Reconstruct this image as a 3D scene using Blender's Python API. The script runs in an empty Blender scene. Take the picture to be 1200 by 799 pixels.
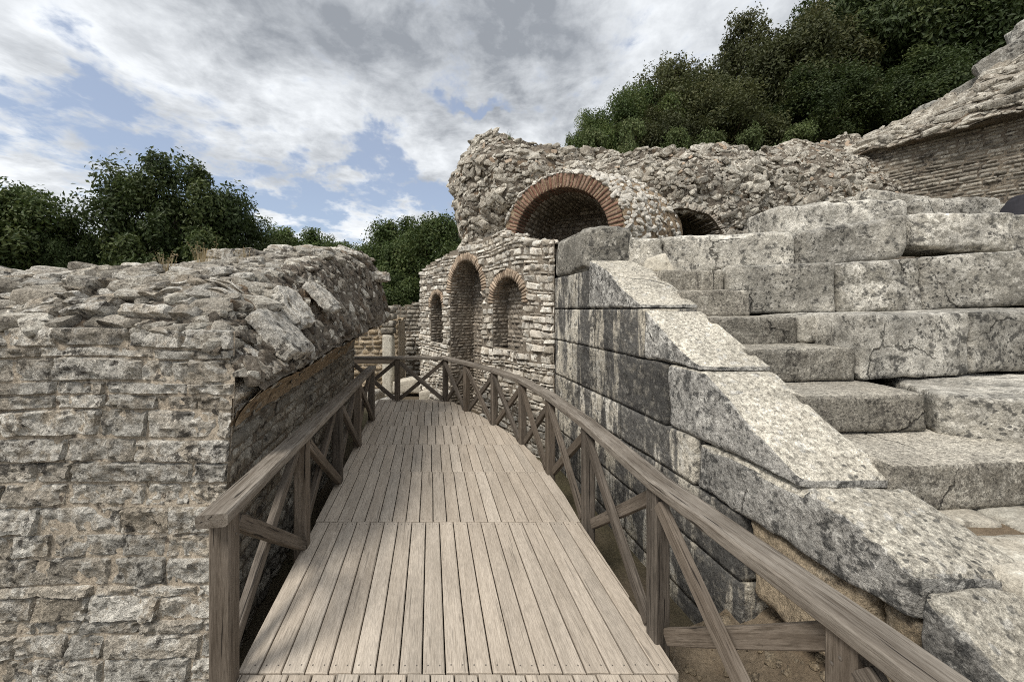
import bpy, math, random
import numpy as np
from mathutils import Vector

# ------------------------------------------------------------------ camera, sky, sun, exposure
sc = bpy.context.scene
col = sc.collection
EYE = 1.6
cam_d = bpy.data.cameras.new('camera'); cam = bpy.data.objects.new('camera', cam_d); col.objects.link(cam)
cam.location = (0, 0, EYE); cam.rotation_euler = (math.radians(90), 0, 0)
cam_d.sensor_width = 36; cam_d.lens = 13.2; cam_d.shift_y = -0.0304
cam_d.clip_start = 0.05; cam_d.clip_end = 2000
sc.camera = cam
sc.view_settings.view_transform = 'Standard'; sc.view_settings.look = 'None'
sc.view_settings.gamma = 1.0; sc.view_settings.exposure = 0.42
sc.cycles.filter_width = 1.0
sc.cycles.use_denoising = False
try: sc.view_settings.use_curve_mapping = False
except Exception: pass

SUN_EL, SUN_AZ = 54.0, 222.0        # azimuth clockwise from +Y: behind the camera, to the left
sd = bpy.data.lights.new('sun', 'SUN'); sd.energy = 2.6; sd.angle = math.radians(18.0); sd.color = (1.0, 0.95, 0.87)
so = bpy.data.objects.new('sun', sd); col.objects.link(so)
_a, _e = math.radians(SUN_AZ), math.radians(SUN_EL)
_sv = Vector((math.sin(_a)*math.cos(_e), math.cos(_a)*math.cos(_e), math.sin(_e)))
so.rotation_euler = _sv.to_track_quat('Z', 'Y').to_euler()

# ------------------------------------------------------------------ node helpers
class NT:
    def __init__(s, tree): s.t = tree; s.N = tree.nodes; s.L = tree.links
    def set(s, sock, v):
        if hasattr(v, 'is_output') or isinstance(v, bpy.types.NodeSocket): s.L.new(v, sock)
        elif isinstance(v, (tuple, list)) and len(v) == 3 and sock.type == 'RGBA': sock.default_value = (*v, 1)
        else: sock.default_value = v
    def math(s, op, a, b=0.0, c=None, clamp=False):
        n = s.N.new('ShaderNodeMath'); n.operation = op; n.use_clamp = clamp
        s.set(n.inputs[0], a); s.set(n.inputs[1], b)
        if c is not None: s.set(n.inputs[2], c)
        return n.outputs[0]
    def vmul(s, v, k):
        n = s.N.new('ShaderNodeVectorMath'); n.operation = 'MULTIPLY'; s.set(n.inputs[0], v); s.set(n.inputs[1], k); return n.outputs[0]
    def vadd(s, v, k):
        n = s.N.new('ShaderNodeVectorMath'); n.operation = 'ADD'; s.set(n.inputs[0], v); s.set(n.inputs[1], k); return n.outputs[0]
    def noise(s, vec, scale, detail=5, rough=0.55, dist=0.0):
        n = s.N.new('ShaderNodeTexNoise'); s.set(n.inputs['Vector'], vec); n.inputs['Scale'].default_value = scale
        n.inputs['Detail'].default_value = detail; n.inputs['Roughness'].default_value = rough; n.inputs['Distortion'].default_value = dist
        return n.outputs[0]
    def voro(s, vec, scale, feature='F1', out='Distance', rnd=1.0):
        n = s.N.new('ShaderNodeTexVoronoi'); n.feature = feature; s.set(n.inputs['Vector'], vec); n.inputs['Scale'].default_value = scale
        n.inputs['Randomness'].default_value = rnd
        return n.outputs[out]
    def ss(s, v, lo, hi, a=0.0, b=1.0):
        n = s.N.new('ShaderNodeMapRange'); n.interpolation_type = 'SMOOTHSTEP'; s.set(n.inputs[0], v)
        n.inputs[1].default_value = lo; n.inputs[2].default_value = hi; n.inputs[3].default_value = a; n.inputs[4].default_value = b
        return n.outputs[0]
    def lin(s, v, lo, hi, a=0.0, b=1.0):
        n = s.N.new('ShaderNodeMapRange'); s.set(n.inputs[0], v)
        n.inputs[1].default_value = lo; n.inputs[2].default_value = hi; n.inputs[3].default_value = a; n.inputs[4].default_value = b
        return n.outputs[0]
    def mix(s, f, a, b, mode='MIX'):
        n = s.N.new('ShaderNodeMix'); n.data_type = 'RGBA'; n.blend_type = mode
        s.set(n.inputs[0], f); s.set(n.inputs[6], a); s.set(n.inputs[7], b); return n.outputs[2]
    def scale(s, c, f):     # colour times a scalar
        n = s.N.new('ShaderNodeVectorMath'); n.operation = 'SCALE'; s.set(n.inputs[0], c); s.set(n.inputs['Scale'], f); return n.outputs[0]
    def attr(s, name, out='Vector'):
        n = s.N.new('ShaderNodeAttribute'); n.attribute_name = name; return n.outputs[out]
    def sep(s, v):
        n = s.N.new('ShaderNodeSeparateXYZ'); s.set(n.inputs[0], v); return n.outputs
    def comb(s, x, y, z):
        n = s.N.new('ShaderNodeCombineXYZ'); s.set(n.inputs[0], x); s.set(n.inputs[1], y); s.set(n.inputs[2], z); return n.outputs[0]
    def bump(s, h, strength, dist):
        n = s.N.new('ShaderNodeBump'); s.set(n.inputs['Height'], h); n.inputs['Strength'].default_value = strength; n.inputs['Distance'].default_value = dist
        return n.outputs[0]
    def geo(s, out='Position'):
        n = s.N.new('ShaderNodeNewGeometry'); return n.outputs[out]

# ------------------------------------------------------------------ world: Nishita sky with a procedural cloud layer
w = bpy.data.worlds.new('World'); sc.world = w; w.use_nodes = True
wt = NT(w.node_tree); wt.N.clear()
sky = wt.N.new('ShaderNodeTexSky'); sky.sky_type = 'NISHITA'; sky.sun_disc = False
sky.sun_elevation = _e; sky.sun_rotation = _a; sky.air_density = 1.0; sky.dust_density = 0.4; sky.ozone_density = 1.5
tc = wt.N.new('ShaderNodeTexCoord').outputs['Generated']
x, y, z = wt.sep(tc)
az = wt.math('ARCTAN2', x, y); el = wt.math('ARCSINE', z)
_w1 = wt.noise(tc, 4.0, 5, 0.6); _w2 = wt.noise(wt.vadd(tc, (3.3, 1.1, 7.7)), 4.5, 5, 0.6)
az = wt.math('ADD', az, wt.math('MULTIPLY', wt.math('SUBTRACT', _w1, 0.5), 0.55)); el = wt.math('ADD', el, wt.math('MULTIPLY', wt.math('SUBTRACT', _w2, 0.5), 0.34))
zz = wt.math('MAXIMUM', z, 0.0)
zp = wt.math('ADD', zz, 0.16)
pl = wt.comb(wt.math('DIVIDE', x, zp), wt.math('DIVIDE', y, zp), 0.0)
pl = wt.vadd(pl, (3.1, 1.7, 0.4))
def blob(px, py, wx, wy, tilt=0.0):
    """soft ellipse round a direction (given as azimuth and elevation)"""
    dx, dz = (px-600)/440, (363-py)/440
    a0 = math.atan2(dx, 1); e0 = math.atan2(dz, math.hypot(1, dx))
    da = wt.math('SUBTRACT', az, a0); de = wt.math('SUBTRACT', el, e0)
    c, s_ = math.cos(tilt), math.sin(tilt)
    u = wt.math('ADD', wt.math('MULTIPLY', da, c/wx), wt.math('MULTIPLY', de, s_/wx))
    v = wt.math('ADD', wt.math('MULTIPLY', da, -s_/wy), wt.math('MULTIPLY', de, c/wy))
    r2 = wt.math('ADD', wt.math('MULTIPLY', u, u), wt.math('MULTIPLY', v, v))
    return wt.math('POWER', 2.718, wt.math('MULTIPLY', r2, -1.0))
nbig = wt.noise(pl, 0.9, 8, 0.6, 0.3)
nmid = wt.noise(wt.vmul(pl, (1.0, 0.55, 1.0)), 2.6, 9, 0.62, 0.5)
nsm = wt.noise(pl, 7.0, 7, 0.6, 0.2)
gaps = None
for a in ((215, 205, 0.30, 0.10, -0.10), (330, 220, 0.22, 0.10, -0.05), (420, 195, 0.16, 0.07, 0.0), (560, 132, 0.09, 0.02, 0.1), (490, 215, 0.16, 0.05, -0.1),
          (150, 170, 0.10, 0.06, -0.5), (620, 275, 0.12, 0.05, 0.0), (85, 125, 0.06, 0.05, -0.5), (480, 285, 0.06, 0.03, 0)):
    b = blob(*a); gaps = b if gaps is None else wt.math('MAXIMUM', gaps, b)
cov = wt.math('ADD', wt.math('MULTIPLY', nbig, 0.4), wt.math('MULTIPLY', nmid, 1.0))
cov = wt.math('ADD', cov, wt.math('MULTIPLY', nsm, 0.85))
cov = wt.math('SUBTRACT', wt.math('ADD', cov, -0.72), wt.math('MULTIPLY', gaps, 0.44))
puff = None
for a in ((355, 190, 0.045, 0.03), (395, 222, 0.07, 0.03, -0.3), (310, 205, 0.05, 0.022), (470, 150, 0.10, 0.03), (300, 243, 0.05, 0.02), (560, 175, .12, .06)):
    b = blob(*a); puff = b if puff is None else wt.math('MAXIMUM', puff, b)
cov = wt.math('ADD', cov, wt.math('MULTIPLY', puff, 0.22))
alpha = wt.ss(cov, 0.06, 0.34)
grey = wt.math('MAXIMUM', blob(560, 60, 0.48, 0.26, 0.1), wt.math('MAXIMUM', wt.math('MULTIPLY', blob(300, 0, 0.5, 0.16), 0.8), wt.math('MULTIPLY', blob(900, 40, 0.5, 0.3), 0.6)))
gm = wt.math('ADD', wt.math('MULTIPLY', grey, 0.62), wt.math('MULTIPLY', wt.ss(wt.noise(wt.vadd(pl, (5, 2, 0)), 1.9, 8, 0.62, 0.4), 0.40, 0.62), 0.42))
gm = wt.math('ADD', gm, wt.lin(nsm, 0.35, 0.65, -0.20, 0.20), clamp=True)
ccol = wt.mix(gm, (0.75, 0.775, 0.80), (0.25, 0.27, 0.30))
bg1 = wt.N.new('ShaderNodeBackground'); wt.L.new(wt.mix(0.55, sky.outputs[0], (3.3, 3.65, 4.4)), bg1.inputs[0]); bg1.inputs[1].default_value = 0.115
bg2 = wt.N.new('ShaderNodeBackground'); wt.L.new(ccol, bg2.inputs[0]); bg2.inputs[1].default_value = 1.0
mx = wt.N.new('ShaderNodeMixShader'); wt.L.new(wt.math('MULTIPLY', alpha, wt.ss(z, -0.05, 0.02)), mx.inputs[0])
wt.L.new(bg1.outputs[0], mx.inputs[1]); wt.L.new(bg2.outputs[0], mx.inputs[2])
wo = wt.N.new('ShaderNodeOutputWorld'); wt.L.new(mx.outputs[0], wo.inputs[0])

# ------------------------------------------------------------------ materials
def new_mat(name, rough=0.9):
    m = bpy.data.materials.new(name); m.use_nodes = True
    t = NT(m.node_tree); b = m.node_tree.nodes['Principled BSDF']; b.inputs['Roughness'].default_value = rough
    b.inputs['Specular IOR Level'].default_value = 0.25
    return m, t, b

def stone_mat(name, cA, cB, cL, cD, k=1.0, light=0.5, dark=0.5, speck=0.5, bump=0.6, dist=0.02, streak=0.0, up_tone=None, warm=0.0, ledge=0.0, pit=0.0, pk=1.0, spots=0.0, crack=0.0, broad=0.0):
    """weathered stone: two base tones, pale lichen patches, dark lichen spots, grain; attribute 'rnd' varies it from stone to stone"""
    m, t, b = new_mat(name)
    P = t.geo(); r = t.attr('rnd'); rx, ry, rz = t.sep(r)
    Q = t.vadd(P, t.vmul(r, (7.0, 5.0, 3.0)))
    c = t.mix(t.ss(t.noise(Q, 2.2*k, 6, 0.65), 0.35, 0.65), cA, cB)
    c = t.mix(t.math('MULTIPLY', ry, 0.8), c, t.mix(0.5, cB, cL))
    if warm: c = t.mix(t.math('MULTIPLY', t.ss(t.noise(P, 1.3*k, 5, 0.6), 0.52, 0.7), warm), c, (0.36, 0.22, 0.11))
    if light:
        lm = t.ss(t.math('ADD', t.noise(Q, 6*k, 9, 0.72, 0.3), t.math('MULTIPLY', rz, 0.12)), 0.62-0.14*light, 0.70-0.10*light)
        c = t.mix(t.math('MULTIPLY', lm, 0.85), c, cL)
    if streak:
        py_ = t.ss(t.sep(P)[1], 4.9, 2.9, 0.0, 0.07)
        sv = t.vmul(P, (3.2, 3.2, 0.45))
        sm = t.ss(t.math('ADD', t.math('ADD', t.noise(sv, 1.5, 6, 0.65), t.math('MULTIPLY', t.noise(P, 1.7, 6, 0.7), 0.5)), py_), 0.815-0.10*streak, 0.90-0.10*streak)
        sm2 = t.math('MULTIPLY', sm, t.ss(t.noise(P, 14, 8, 0.75), 0.33, 0.52, 0.55, 1.0))
        c = t.mix(sm2, c, t.mix(t.noise(P, 9, 5, 0.7), cD, (0.16, 0.155, 0.145)))
    if dark:
        dm = t.ss(t.math('ADD', t.noise(Q, 9*k, 9, 0.75, 0.2), t.math('MULTIPLY', t.noise(P, 1.6*k, 4), 0.35)), 0.78-0.13*dark, 0.85-0.11*dark)
        c = t.mix(t.math('MULTIPLY', dm, 0.85), c, cD)
    n60 = t.noise(P, 75*k, 4, 0.8); n25 = t.noise(Q, 24*k, 6, 0.75)
    if up_tone is not None:        # upward faces (treads, slopes) get a paler speckled tone, sides keep the darker one
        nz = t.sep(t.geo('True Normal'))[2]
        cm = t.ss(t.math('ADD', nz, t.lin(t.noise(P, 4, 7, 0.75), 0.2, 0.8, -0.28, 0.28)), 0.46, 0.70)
        cc = t.mix(t.ss(t.noise(P, 34, 5, 0.8), 0.36, 0.60), up_tone[1], up_tone[0])
        cc = t.mix(t.math('MULTIPLY', t.ss(t.noise(P, 2.1, 6, 0.65), 0.45, 0.65), 0.35), cc, up_tone[2])
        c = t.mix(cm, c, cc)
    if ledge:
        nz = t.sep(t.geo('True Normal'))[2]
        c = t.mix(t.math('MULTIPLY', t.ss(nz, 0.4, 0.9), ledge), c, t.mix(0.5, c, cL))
    g = t.math('MULTIPLY', t.lin(n60, 0.36, 0.64, 1-speck*0.50, 1+speck*0.42), t.lin(n25, 0.34, 0.66, 1-speck*0.50, 1+speck*0.42))
    if pit:
        np_ = t.noise(P, 42*pk, 3, 0.65, 0.6)
        g = t.math('MULTIPLY', g, t.ss(np_, 0.36, 0.46, 1-pit, 1.0)); g = t.math('MULTIPLY', g, t.ss(np_, 0.54, 0.64, 1.0, 1+pit*0.35))
    g = t.math('MULTIPLY', g, t.lin(rx, 0, 1, 0.72, 1.26))
    if broad:
        g = t.math('MULTIPLY', g, t.lin(t.noise(Q, 1.6, 4, 0.55, 0.6), 0.34, 0.66, 1-broad, 1+broad)); g = t.math('MULTIPLY', g, t.lin(t.noise(Q, 5.5, 5, 0.6, 0.4), 0.36, 0.64, 1-broad*0.7, 1+broad*0.7))
    if spots:                 # round pale lichen rosettes and small black colonies, in drifts
        Wp = t.vadd(Q, t.vmul(t.comb(t.noise(P, 9, 3), t.noise(t.vadd(P, (3, 1, 2)), 9, 3), t.noise(t.vadd(P, (1, 5, 2)), 9, 3)), (0.10, 0.10, 0.10)))
        drift = t.ss(t.noise(P, 2.3, 4, 0.6), 0.46, 0.60)
        sp = t.math('MULTIPLY', t.ss(t.voro(Wp, 15.0), 0.30, 0.22), drift)
        c = t.mix(t.math('MULTIPLY', sp, 0.80*spots), c, cL)
        sp2 = t.math('MULTIPLY', t.ss(t.voro(t.vadd(Wp, (4, 4, 4)), 27.0), 0.34, 0.22), t.ss(t.noise(t.vadd(P, (7, 3, 1)), 2.0, 4, 0.6), 0.47, 0.58))
        c = t.mix(t.math('MULTIPLY', sp2, 0.85*spots), c, cD)
    if crack:
        Wc = t.vadd(P, t.vmul(t.comb(t.noise(P, 3, 5), t.noise(t.vadd(P, (3, 1, 2)), 3, 5), t.noise(t.vadd(P, (1, 5, 2)), 3, 5)), (0.34, 0.34, 0.34)))
        vd = t.voro(t.vadd(Wc, t.vmul(r, (3, 3, 3))), 0.9, feature='DISTANCE_TO_EDGE')
        ckm = t.math('MULTIPLY', t.ss(vd, 0.007, 0.002), t.ss(t.noise(P, 1.7, 3), 0.52, 0.60))
        c = t.mix(t.math('MULTIPLY', ckm, crack), c, (0.03, 0.027, 0.023))
    c = t.scale(c, g)
    t.L.new(c, b.inputs['Base Color'])
    h = t.math('ADD', t.math('MULTIPLY', n25, 0.8), t.math('MULTIPLY', n60, 0.30))
    h = t.math('ADD', h, t.math('MULTIPLY', t.noise(Q, 7*k, 8, 0.7), 1.6))
    if pit: h = t.math('ADD', h, t.math('MULTIPLY', np_, 1.2*pit))
    if crack: h = t.math('SUBTRACT', h, t.math('MULTIPLY', ckm, 1.5*crack))
    t.L.new(t.bump(h, bump, dist), b.inputs['Normal'])
    return m

MAT = {}
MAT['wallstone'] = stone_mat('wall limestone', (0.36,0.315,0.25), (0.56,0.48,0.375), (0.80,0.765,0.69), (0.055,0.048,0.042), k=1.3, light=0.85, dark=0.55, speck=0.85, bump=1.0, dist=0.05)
MAT['mortar'] = stone_mat('lime mortar', (0.42,0.345,0.26), (0.56,0.475,0.37), (0.62,0.55,0.45), (0.07,0.055,0.045), k=1.6, light=0.2, dark=0.30, speck=0.6, bump=1.0, dist=0.02)
MAT['gapdark'] = stone_mat('weathered joint', (0.12,0.095,0.075), (0.20,0.165,0.125), (0.32,0.28,0.22), (0.03,0.026,0.022), k=1.6, light=0.2, dark=0.6, speck=0.6, bump=1.0, dist=0.02)
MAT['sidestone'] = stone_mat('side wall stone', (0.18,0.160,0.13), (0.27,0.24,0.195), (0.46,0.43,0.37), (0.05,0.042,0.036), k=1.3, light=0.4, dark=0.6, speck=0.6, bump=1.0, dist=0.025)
MAT['soffit'] = stone_mat('vault soffit mortar', (0.25,0.175,0.11), (0.36,0.265,0.17), (0.46,0.37,0.26), (0.06,0.045,0.035), k=1.6, light=0.3, dark=0.4, speck=0.6, bump=1.0, dist=0.025)
MAT['rubble'] = stone_mat('rubble stone', (0.285,0.25,0.20), (0.44,0.39,0.32), (0.74,0.70,0.61), (0.06,0.05,0.043), k=2.0, light=0.6, dark=0.45, speck=0.8, bump=1.0, dist=0.035)
MAT['rubblecore'] = stone_mat('rubble core mortar', (0.12,0.095,0.072), (0.19,0.155,0.118), (0.40,0.36,0.30), (0.05,0.042,0.036), k=2.0, light=0.3, dark=0.5, speck=0.7, bump=1.0, dist=0.04, warm=0.5)
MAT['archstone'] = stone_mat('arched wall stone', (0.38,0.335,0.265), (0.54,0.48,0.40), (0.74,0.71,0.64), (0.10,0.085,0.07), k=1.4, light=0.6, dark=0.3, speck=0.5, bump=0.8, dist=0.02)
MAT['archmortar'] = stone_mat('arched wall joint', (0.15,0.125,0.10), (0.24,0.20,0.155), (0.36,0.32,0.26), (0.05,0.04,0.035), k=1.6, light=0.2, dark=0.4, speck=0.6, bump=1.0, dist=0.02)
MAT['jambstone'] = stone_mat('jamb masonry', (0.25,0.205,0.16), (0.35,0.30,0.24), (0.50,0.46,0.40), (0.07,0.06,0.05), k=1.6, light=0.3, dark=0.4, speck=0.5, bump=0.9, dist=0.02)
MAT['brick'] = stone_mat('fired brick', (0.135,0.062,0.042), (0.21,0.11,0.075), (0.34,0.25,0.19), (0.10,0.05,0.035), k=2.0, light=0.2, dark=0.3, speck=0.5, bump=0.8, dist=0.01)
MAT['palebrick'] = stone_mat('pale brick', (0.29,0.20,0.14), (0.38,0.30,0.22), (0.52,0.42,0.32), (0.12,0.08,0.06), k=2.0, light=0.3, dark=0.2, speck=0.5, bump=0.8, dist=0.01)
MAT['palestone'] = stone_mat('pale rubble', (0.42,0.38,0.32), (0.54,0.50,0.43), (0.68,0.65,0.59), (0.14,0.12,0.10), k=2.0, light=0.6, dark=0.25, speck=0.5, bump=0.8, dist=0.02)
UP_TONE = ((0.70,0.655,0.555), (0.36,0.33,0.275), (0.56,0.51,0.42))
MAT['ashlar'] = stone_mat('stained ashlar', (0.44,0.40,0.32), (0.54,0.49,0.40), (0.66,0.63,0.56), (0.075,0.072,0.068), k=1.2, light=0.25, dark=0.55, speck=0.55, bump=1.0, dist=0.025, streak=0.95, pit=0.25, spots=0.5, crack=0.6, broad=0.14)
MAT['coping'] = stone_mat('coping limestone', (0.19,0.185,0.172), (0.34,0.325,0.30), (0.62,0.60,0.55), (0.07,0.07,0.068), k=1.6, light=0.45, dark=0.65, speck=0.75, bump=1.0, dist=0.022, up_tone=UP_TONE, pit=0.45, spots=0.9, crack=0.7, broad=0.16)
MAT['step'] = stone_mat('step limestone', (0.22,0.20,0.165), (0.31,0.285,0.24), (0.46,0.43,0.37), (0.10,0.09,0.078), k=2.2, light=0.3, dark=0.45, speck=1.0, bump=1.0, dist=0.016, up_tone=((0.64,0.595,0.505), (0.38,0.35,0.295), (0.52,0.47,0.39)), pit=0.5, pk=1.2, spots=0.3, crack=0.8, broad=0.18)
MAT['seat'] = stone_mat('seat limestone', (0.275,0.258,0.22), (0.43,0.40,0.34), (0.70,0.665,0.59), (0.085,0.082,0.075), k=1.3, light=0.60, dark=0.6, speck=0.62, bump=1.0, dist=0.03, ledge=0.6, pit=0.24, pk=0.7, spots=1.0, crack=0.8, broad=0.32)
MAT['tan'] = stone_mat('tan rough block', (0.30,0.225,0.14), (0.42,0.33,0.22), (0.52,0.44,0.33), (0.10,0.08,0.06), k=1.6, light=0.3, dark=0.3, speck=0.8, bump=1.0, dist=0.03)
MAT['bedrock'] = stone_mat('big grey rock', (0.27,0.255,0.225), (0.40,0.375,0.33), (0.66,0.64,0.58), (0.07,0.066,0.06), k=1.3, light=0.6, dark=0.6, speck=0.8, bump=1.0, dist=0.05)
MAT['flag'] = stone_mat('flagstone', (0.42,0.38,0.31), (0.50,0.46,0.385), (0.60,0.57,0.49), (0.17,0.15,0.12), k=1.6, light=0.4, dark=0.25, speck=0.6, bump=0.8, dist=0.01)

def soil_mat(name, cA, cB, cC):
    m, t, b = new_mat(name, 1.0); P = t.geo()
    c = t.mix(t.ss(t.noise(P, 1.3, 7, 0.65), 0.38, 0.62), cA, cB)
    c = t.mix(t.ss(t.noise(P, 0.35, 4, 0.6), 0.45, 0.6), c, cC)
    c = t.scale(c, t.lin(t.noise(P, 45, 5, 0.8), 0.25, 0.75, 0.55, 1.4))
    t.L.new(c, b.inputs['Base Color'])
    t.L.new(t.bump(t.math('ADD', t.noise(P, 30, 8, 0.8), t.math('MULTIPLY', t.noise(P, 6, 5), 2)), 1.0, 0.03), b.inputs['Normal'])
    return m
MAT['soil'] = soil_mat('dry soil', (0.24,0.18,0.12), (0.34,0.27,0.19), (0.28,0.22,0.15))
MAT['ground'] = soil_mat('ground', (0.15,0.12,0.085), (0.11,0.09,0.06), (0.12,0.105,0.06))
MAT['hill'] = soil_mat('hillside soil', (0.16,0.125,0.085), (0.09,0.085,0.045), (0.07,0.07,0.035))

def wood_mat(name, cA, cB, cD, k=1.0, spread=0.25, knots=0.5, grain=1.0, crack=0.0):
    m, t, b = new_mat(name, 0.78)
    g = t.attr('guv'); r = t.attr('rnd'); rx, ry, rz = t.sep(r)
    off = t.vmul(r, (13.0, 9.0, 5.0)); v = t.vadd(g, off)
    fine = t.noise(t.vmul(v, (5.0, 130.0, 130.0)), 1.0, 6, 0.7)
    ring = t.noise(t.vmul(v, (1.2, 26.0, 26.0)), 1.0, 5, 0.6, 0.8)
    c = t.mix(t.ss(ring, 0.35, 0.65), cA, cB)
    c = t.mix(t.math('MULTIPLY', t.ss(fine, 0.50, 0.62), 0.70*grain), c, cD)
    c = t.scale(c, t.lin(t.noise(t.vmul(v, (22.0, 240.0, 240.0)), 1.0, 3, 0.7), 0.36, 0.64, 0.78, 1.2))
    blot = t.noise(t.vmul(v, (2.0, 7.0, 7.0)), 1.0, 6, 0.65)
    c = t.scale(c, t.lin(blot, 0.33, 0.67, 1-0.32*grain, 1+0.26*grain))
    c = t.mix(t.math('MULTIPLY', t.ss(t.noise(t.geo(), 2.2, 5, 0.6), 0.52, 0.72), 0.22*grain), c, cD)
    c = t.scale(c, t.lin(rx, 0, 1, 1-spread, 1+spread))
    c = t.mix(t.math('MULTIPLY', ry, 0.25), c, t.mix(0.5, c, (0.32, 0.22, 0.13)))
    c = t.mix(t.math('MULTIPLY', t.ss(t.noise(v, 30, 3, 0.6), 0.70, 0.76), knots), c, cD)
    if crack:
        ck = t.ss(t.noise(t.vmul(v, (2.4, 62.0, 62.0)), 1.0, 2, 0.5), 0.655, 0.69); c = t.mix(t.math('MULTIPLY', ck, crack), c, (0.012, 0.009, 0.007))
    t.L.new(c, b.inputs['Base Color'])
    t.L.new(t.bump(t.math('ADD', fine, t.math('MULTIPLY', ring, 0.5)), 0.55, 0.004*k), b.inputs['Normal'])
    return m
MAT['deck'] = wood_mat('weathered deck board', (0.455,0.40,0.335), (0.40,0.35,0.29), (0.25,0.212,0.17), spread=0.10, grain=0.5, crack=0.35)
MAT['rail'] = wood_mat('grey brown timber', (0.148,0.127,0.106), (0.094,0.079,0.065), (0.032,0.027,0.022), k=1.6, spread=0.25, crack=0.9)
MAT['railtop'] = wood_mat('weathered handrail timber', (0.245,0.224,0.196), (0.155,0.138,0.118), (0.052,0.045,0.038), k=1.6, spread=0.1, crack=0.9)
MAT['screw'], _t, _b = new_mat('dull screw', 0.5); _b.inputs['Base Color'].default_value = (0.18,0.16,0.14,1); _b.inputs['Metallic'].default_value = 0.6
MAT['black'], _t, _b = new_mat('black cloth', 0.8)
_t.L.new(_t.mix(_t.noise(_t.geo(), 30, 5, 0.7), (0.008,0.008,0.010), (0.035,0.033,0.040)), _b.inputs['Base Color'])

def leaf_mat(name, cA, cB, cC):
    m, t, b = new_mat(name, 0.55)
    r = t.attr('rnd'); rx, ry, rz = t.sep(r)
    c = t.mix(rx, cA, cB); c = t.mix(t.math('MULTIPLY', t.ss(ry, 0.45, 1.0), 0.75), c, cC)
    oi = t.N.new('ShaderNodeObjectInfo').outputs['Random']
    c = t.scale(c, t.lin(oi, 0, 1, 0.82, 1.18))
    t.L.new(c, b.inputs['Base Color'])
    tr = t.N.new('ShaderNodeBsdfTranslucent'); t.L.new(t.scale(c, 1.1), tr.inputs[0])
    mxs = t.N.new('ShaderNodeMixShader'); mxs.inputs[0].default_value = 0.28
    out = [n for n in t.N if n.type == 'OUTPUT_MATERIAL'][0]
    t.L.new(b.outputs[0], mxs.inputs[1]); t.L.new(tr.outputs[0], mxs.inputs[2]); t.L.new(mxs.outputs[0], out.inputs[0])
    return m
MAT['leaf_dark'] = leaf_mat('oak foliage', (0.030,0.048,0.015), (0.062,0.090,0.028), (0.115,0.140,0.045))
MAT['leaf_mid'] = leaf_mat('broadleaf foliage', (0.045,0.072,0.020), (0.085,0.125,0.036), (0.15,0.175,0.055))
MAT['leaf_olive'] = leaf_mat('laurel foliage', (0.036,0.045,0.017), (0.075,0.083,0.030), (0.125,0.120,0.048))
MAT['leaf_shrub'] = leaf_mat('shrub foliage', (0.06,0.085,0.03), (0.10,0.13,0.045), (0.16,0.17,0.07))
MAT['straw'] = leaf_mat('dry straw', (0.34,0.26,0.14), (0.44,0.35,0.20), (0.5,0.43,0.3))
MAT['bark'] = stone_mat('bark', (0.10,0.08,0.06), (0.15,0.12,0.09), (0.22,0.19,0.16), (0.03,0.025,0.02), k=3, light=0.2, dark=0.4, speck=0.5, bump=1.0, dist=0.03)

# ------------------------------------------------------------------ numpy geometry helpers
def _hash(ix, iy, iz, seed):
    h = (ix.astype(np.uint32)*np.uint32(374761393) + iy.astype(np.uint32)*np.uint32(668265263) + iz.astype(np.uint32)*np.uint32(2246822519) + np.uint32(seed*3266489917 & 0xffffffff))
    h = (h ^ (h >> np.uint32(13)))*np.uint32(1274126177); h = h ^ (h >> np.uint32(16))
    return (h & np.uint32(0xffffff)).astype(np.float64)/float(0xffffff)*2-1
def vn(P, seed=0):
    P = np.asarray(P, float); i = np.floor(P).astype(np.int64); f = P-i; f = f*f*(3-2*f)
    r = 0
    for dx in (0, 1):
        for dy in (0, 1):
            for dz in (0, 1):
                wgt = (f[...,0] if dx else 1-f[...,0])*(f[...,1] if dy else 1-f[...,1])*(f[...,2] if dz else 1-f[...,2])
                r = r+wgt*_hash(i[...,0]+dx, i[...,1]+dy, i[...,2]+dz, seed)
    return r
def fbm(P, scale=1.0, octv=4, seed=0, rough=0.5):
    P = np.asarray(P, float)*scale; a = 1.0; s = 0.0; tot = 0.0
    for o in range(octv): s = s+a*vn(P+o*17.3, seed+o); tot += a; a *= rough; P = P*2.03
    return s/tot
def v3n(P, scale, octv, seed, rough=0.55):
    return np.stack([fbm(P, scale, octv, seed+31*k, rough) for k in range(3)], -1)
def sst(x, a, b):
    t = np.clip((x-a)/(b-a), 0, 1); return t*t*(3-2*t)
def nrm(v): return v/np.maximum(np.linalg.norm(v, axis=-1, keepdims=True), 1e-9)

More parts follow.
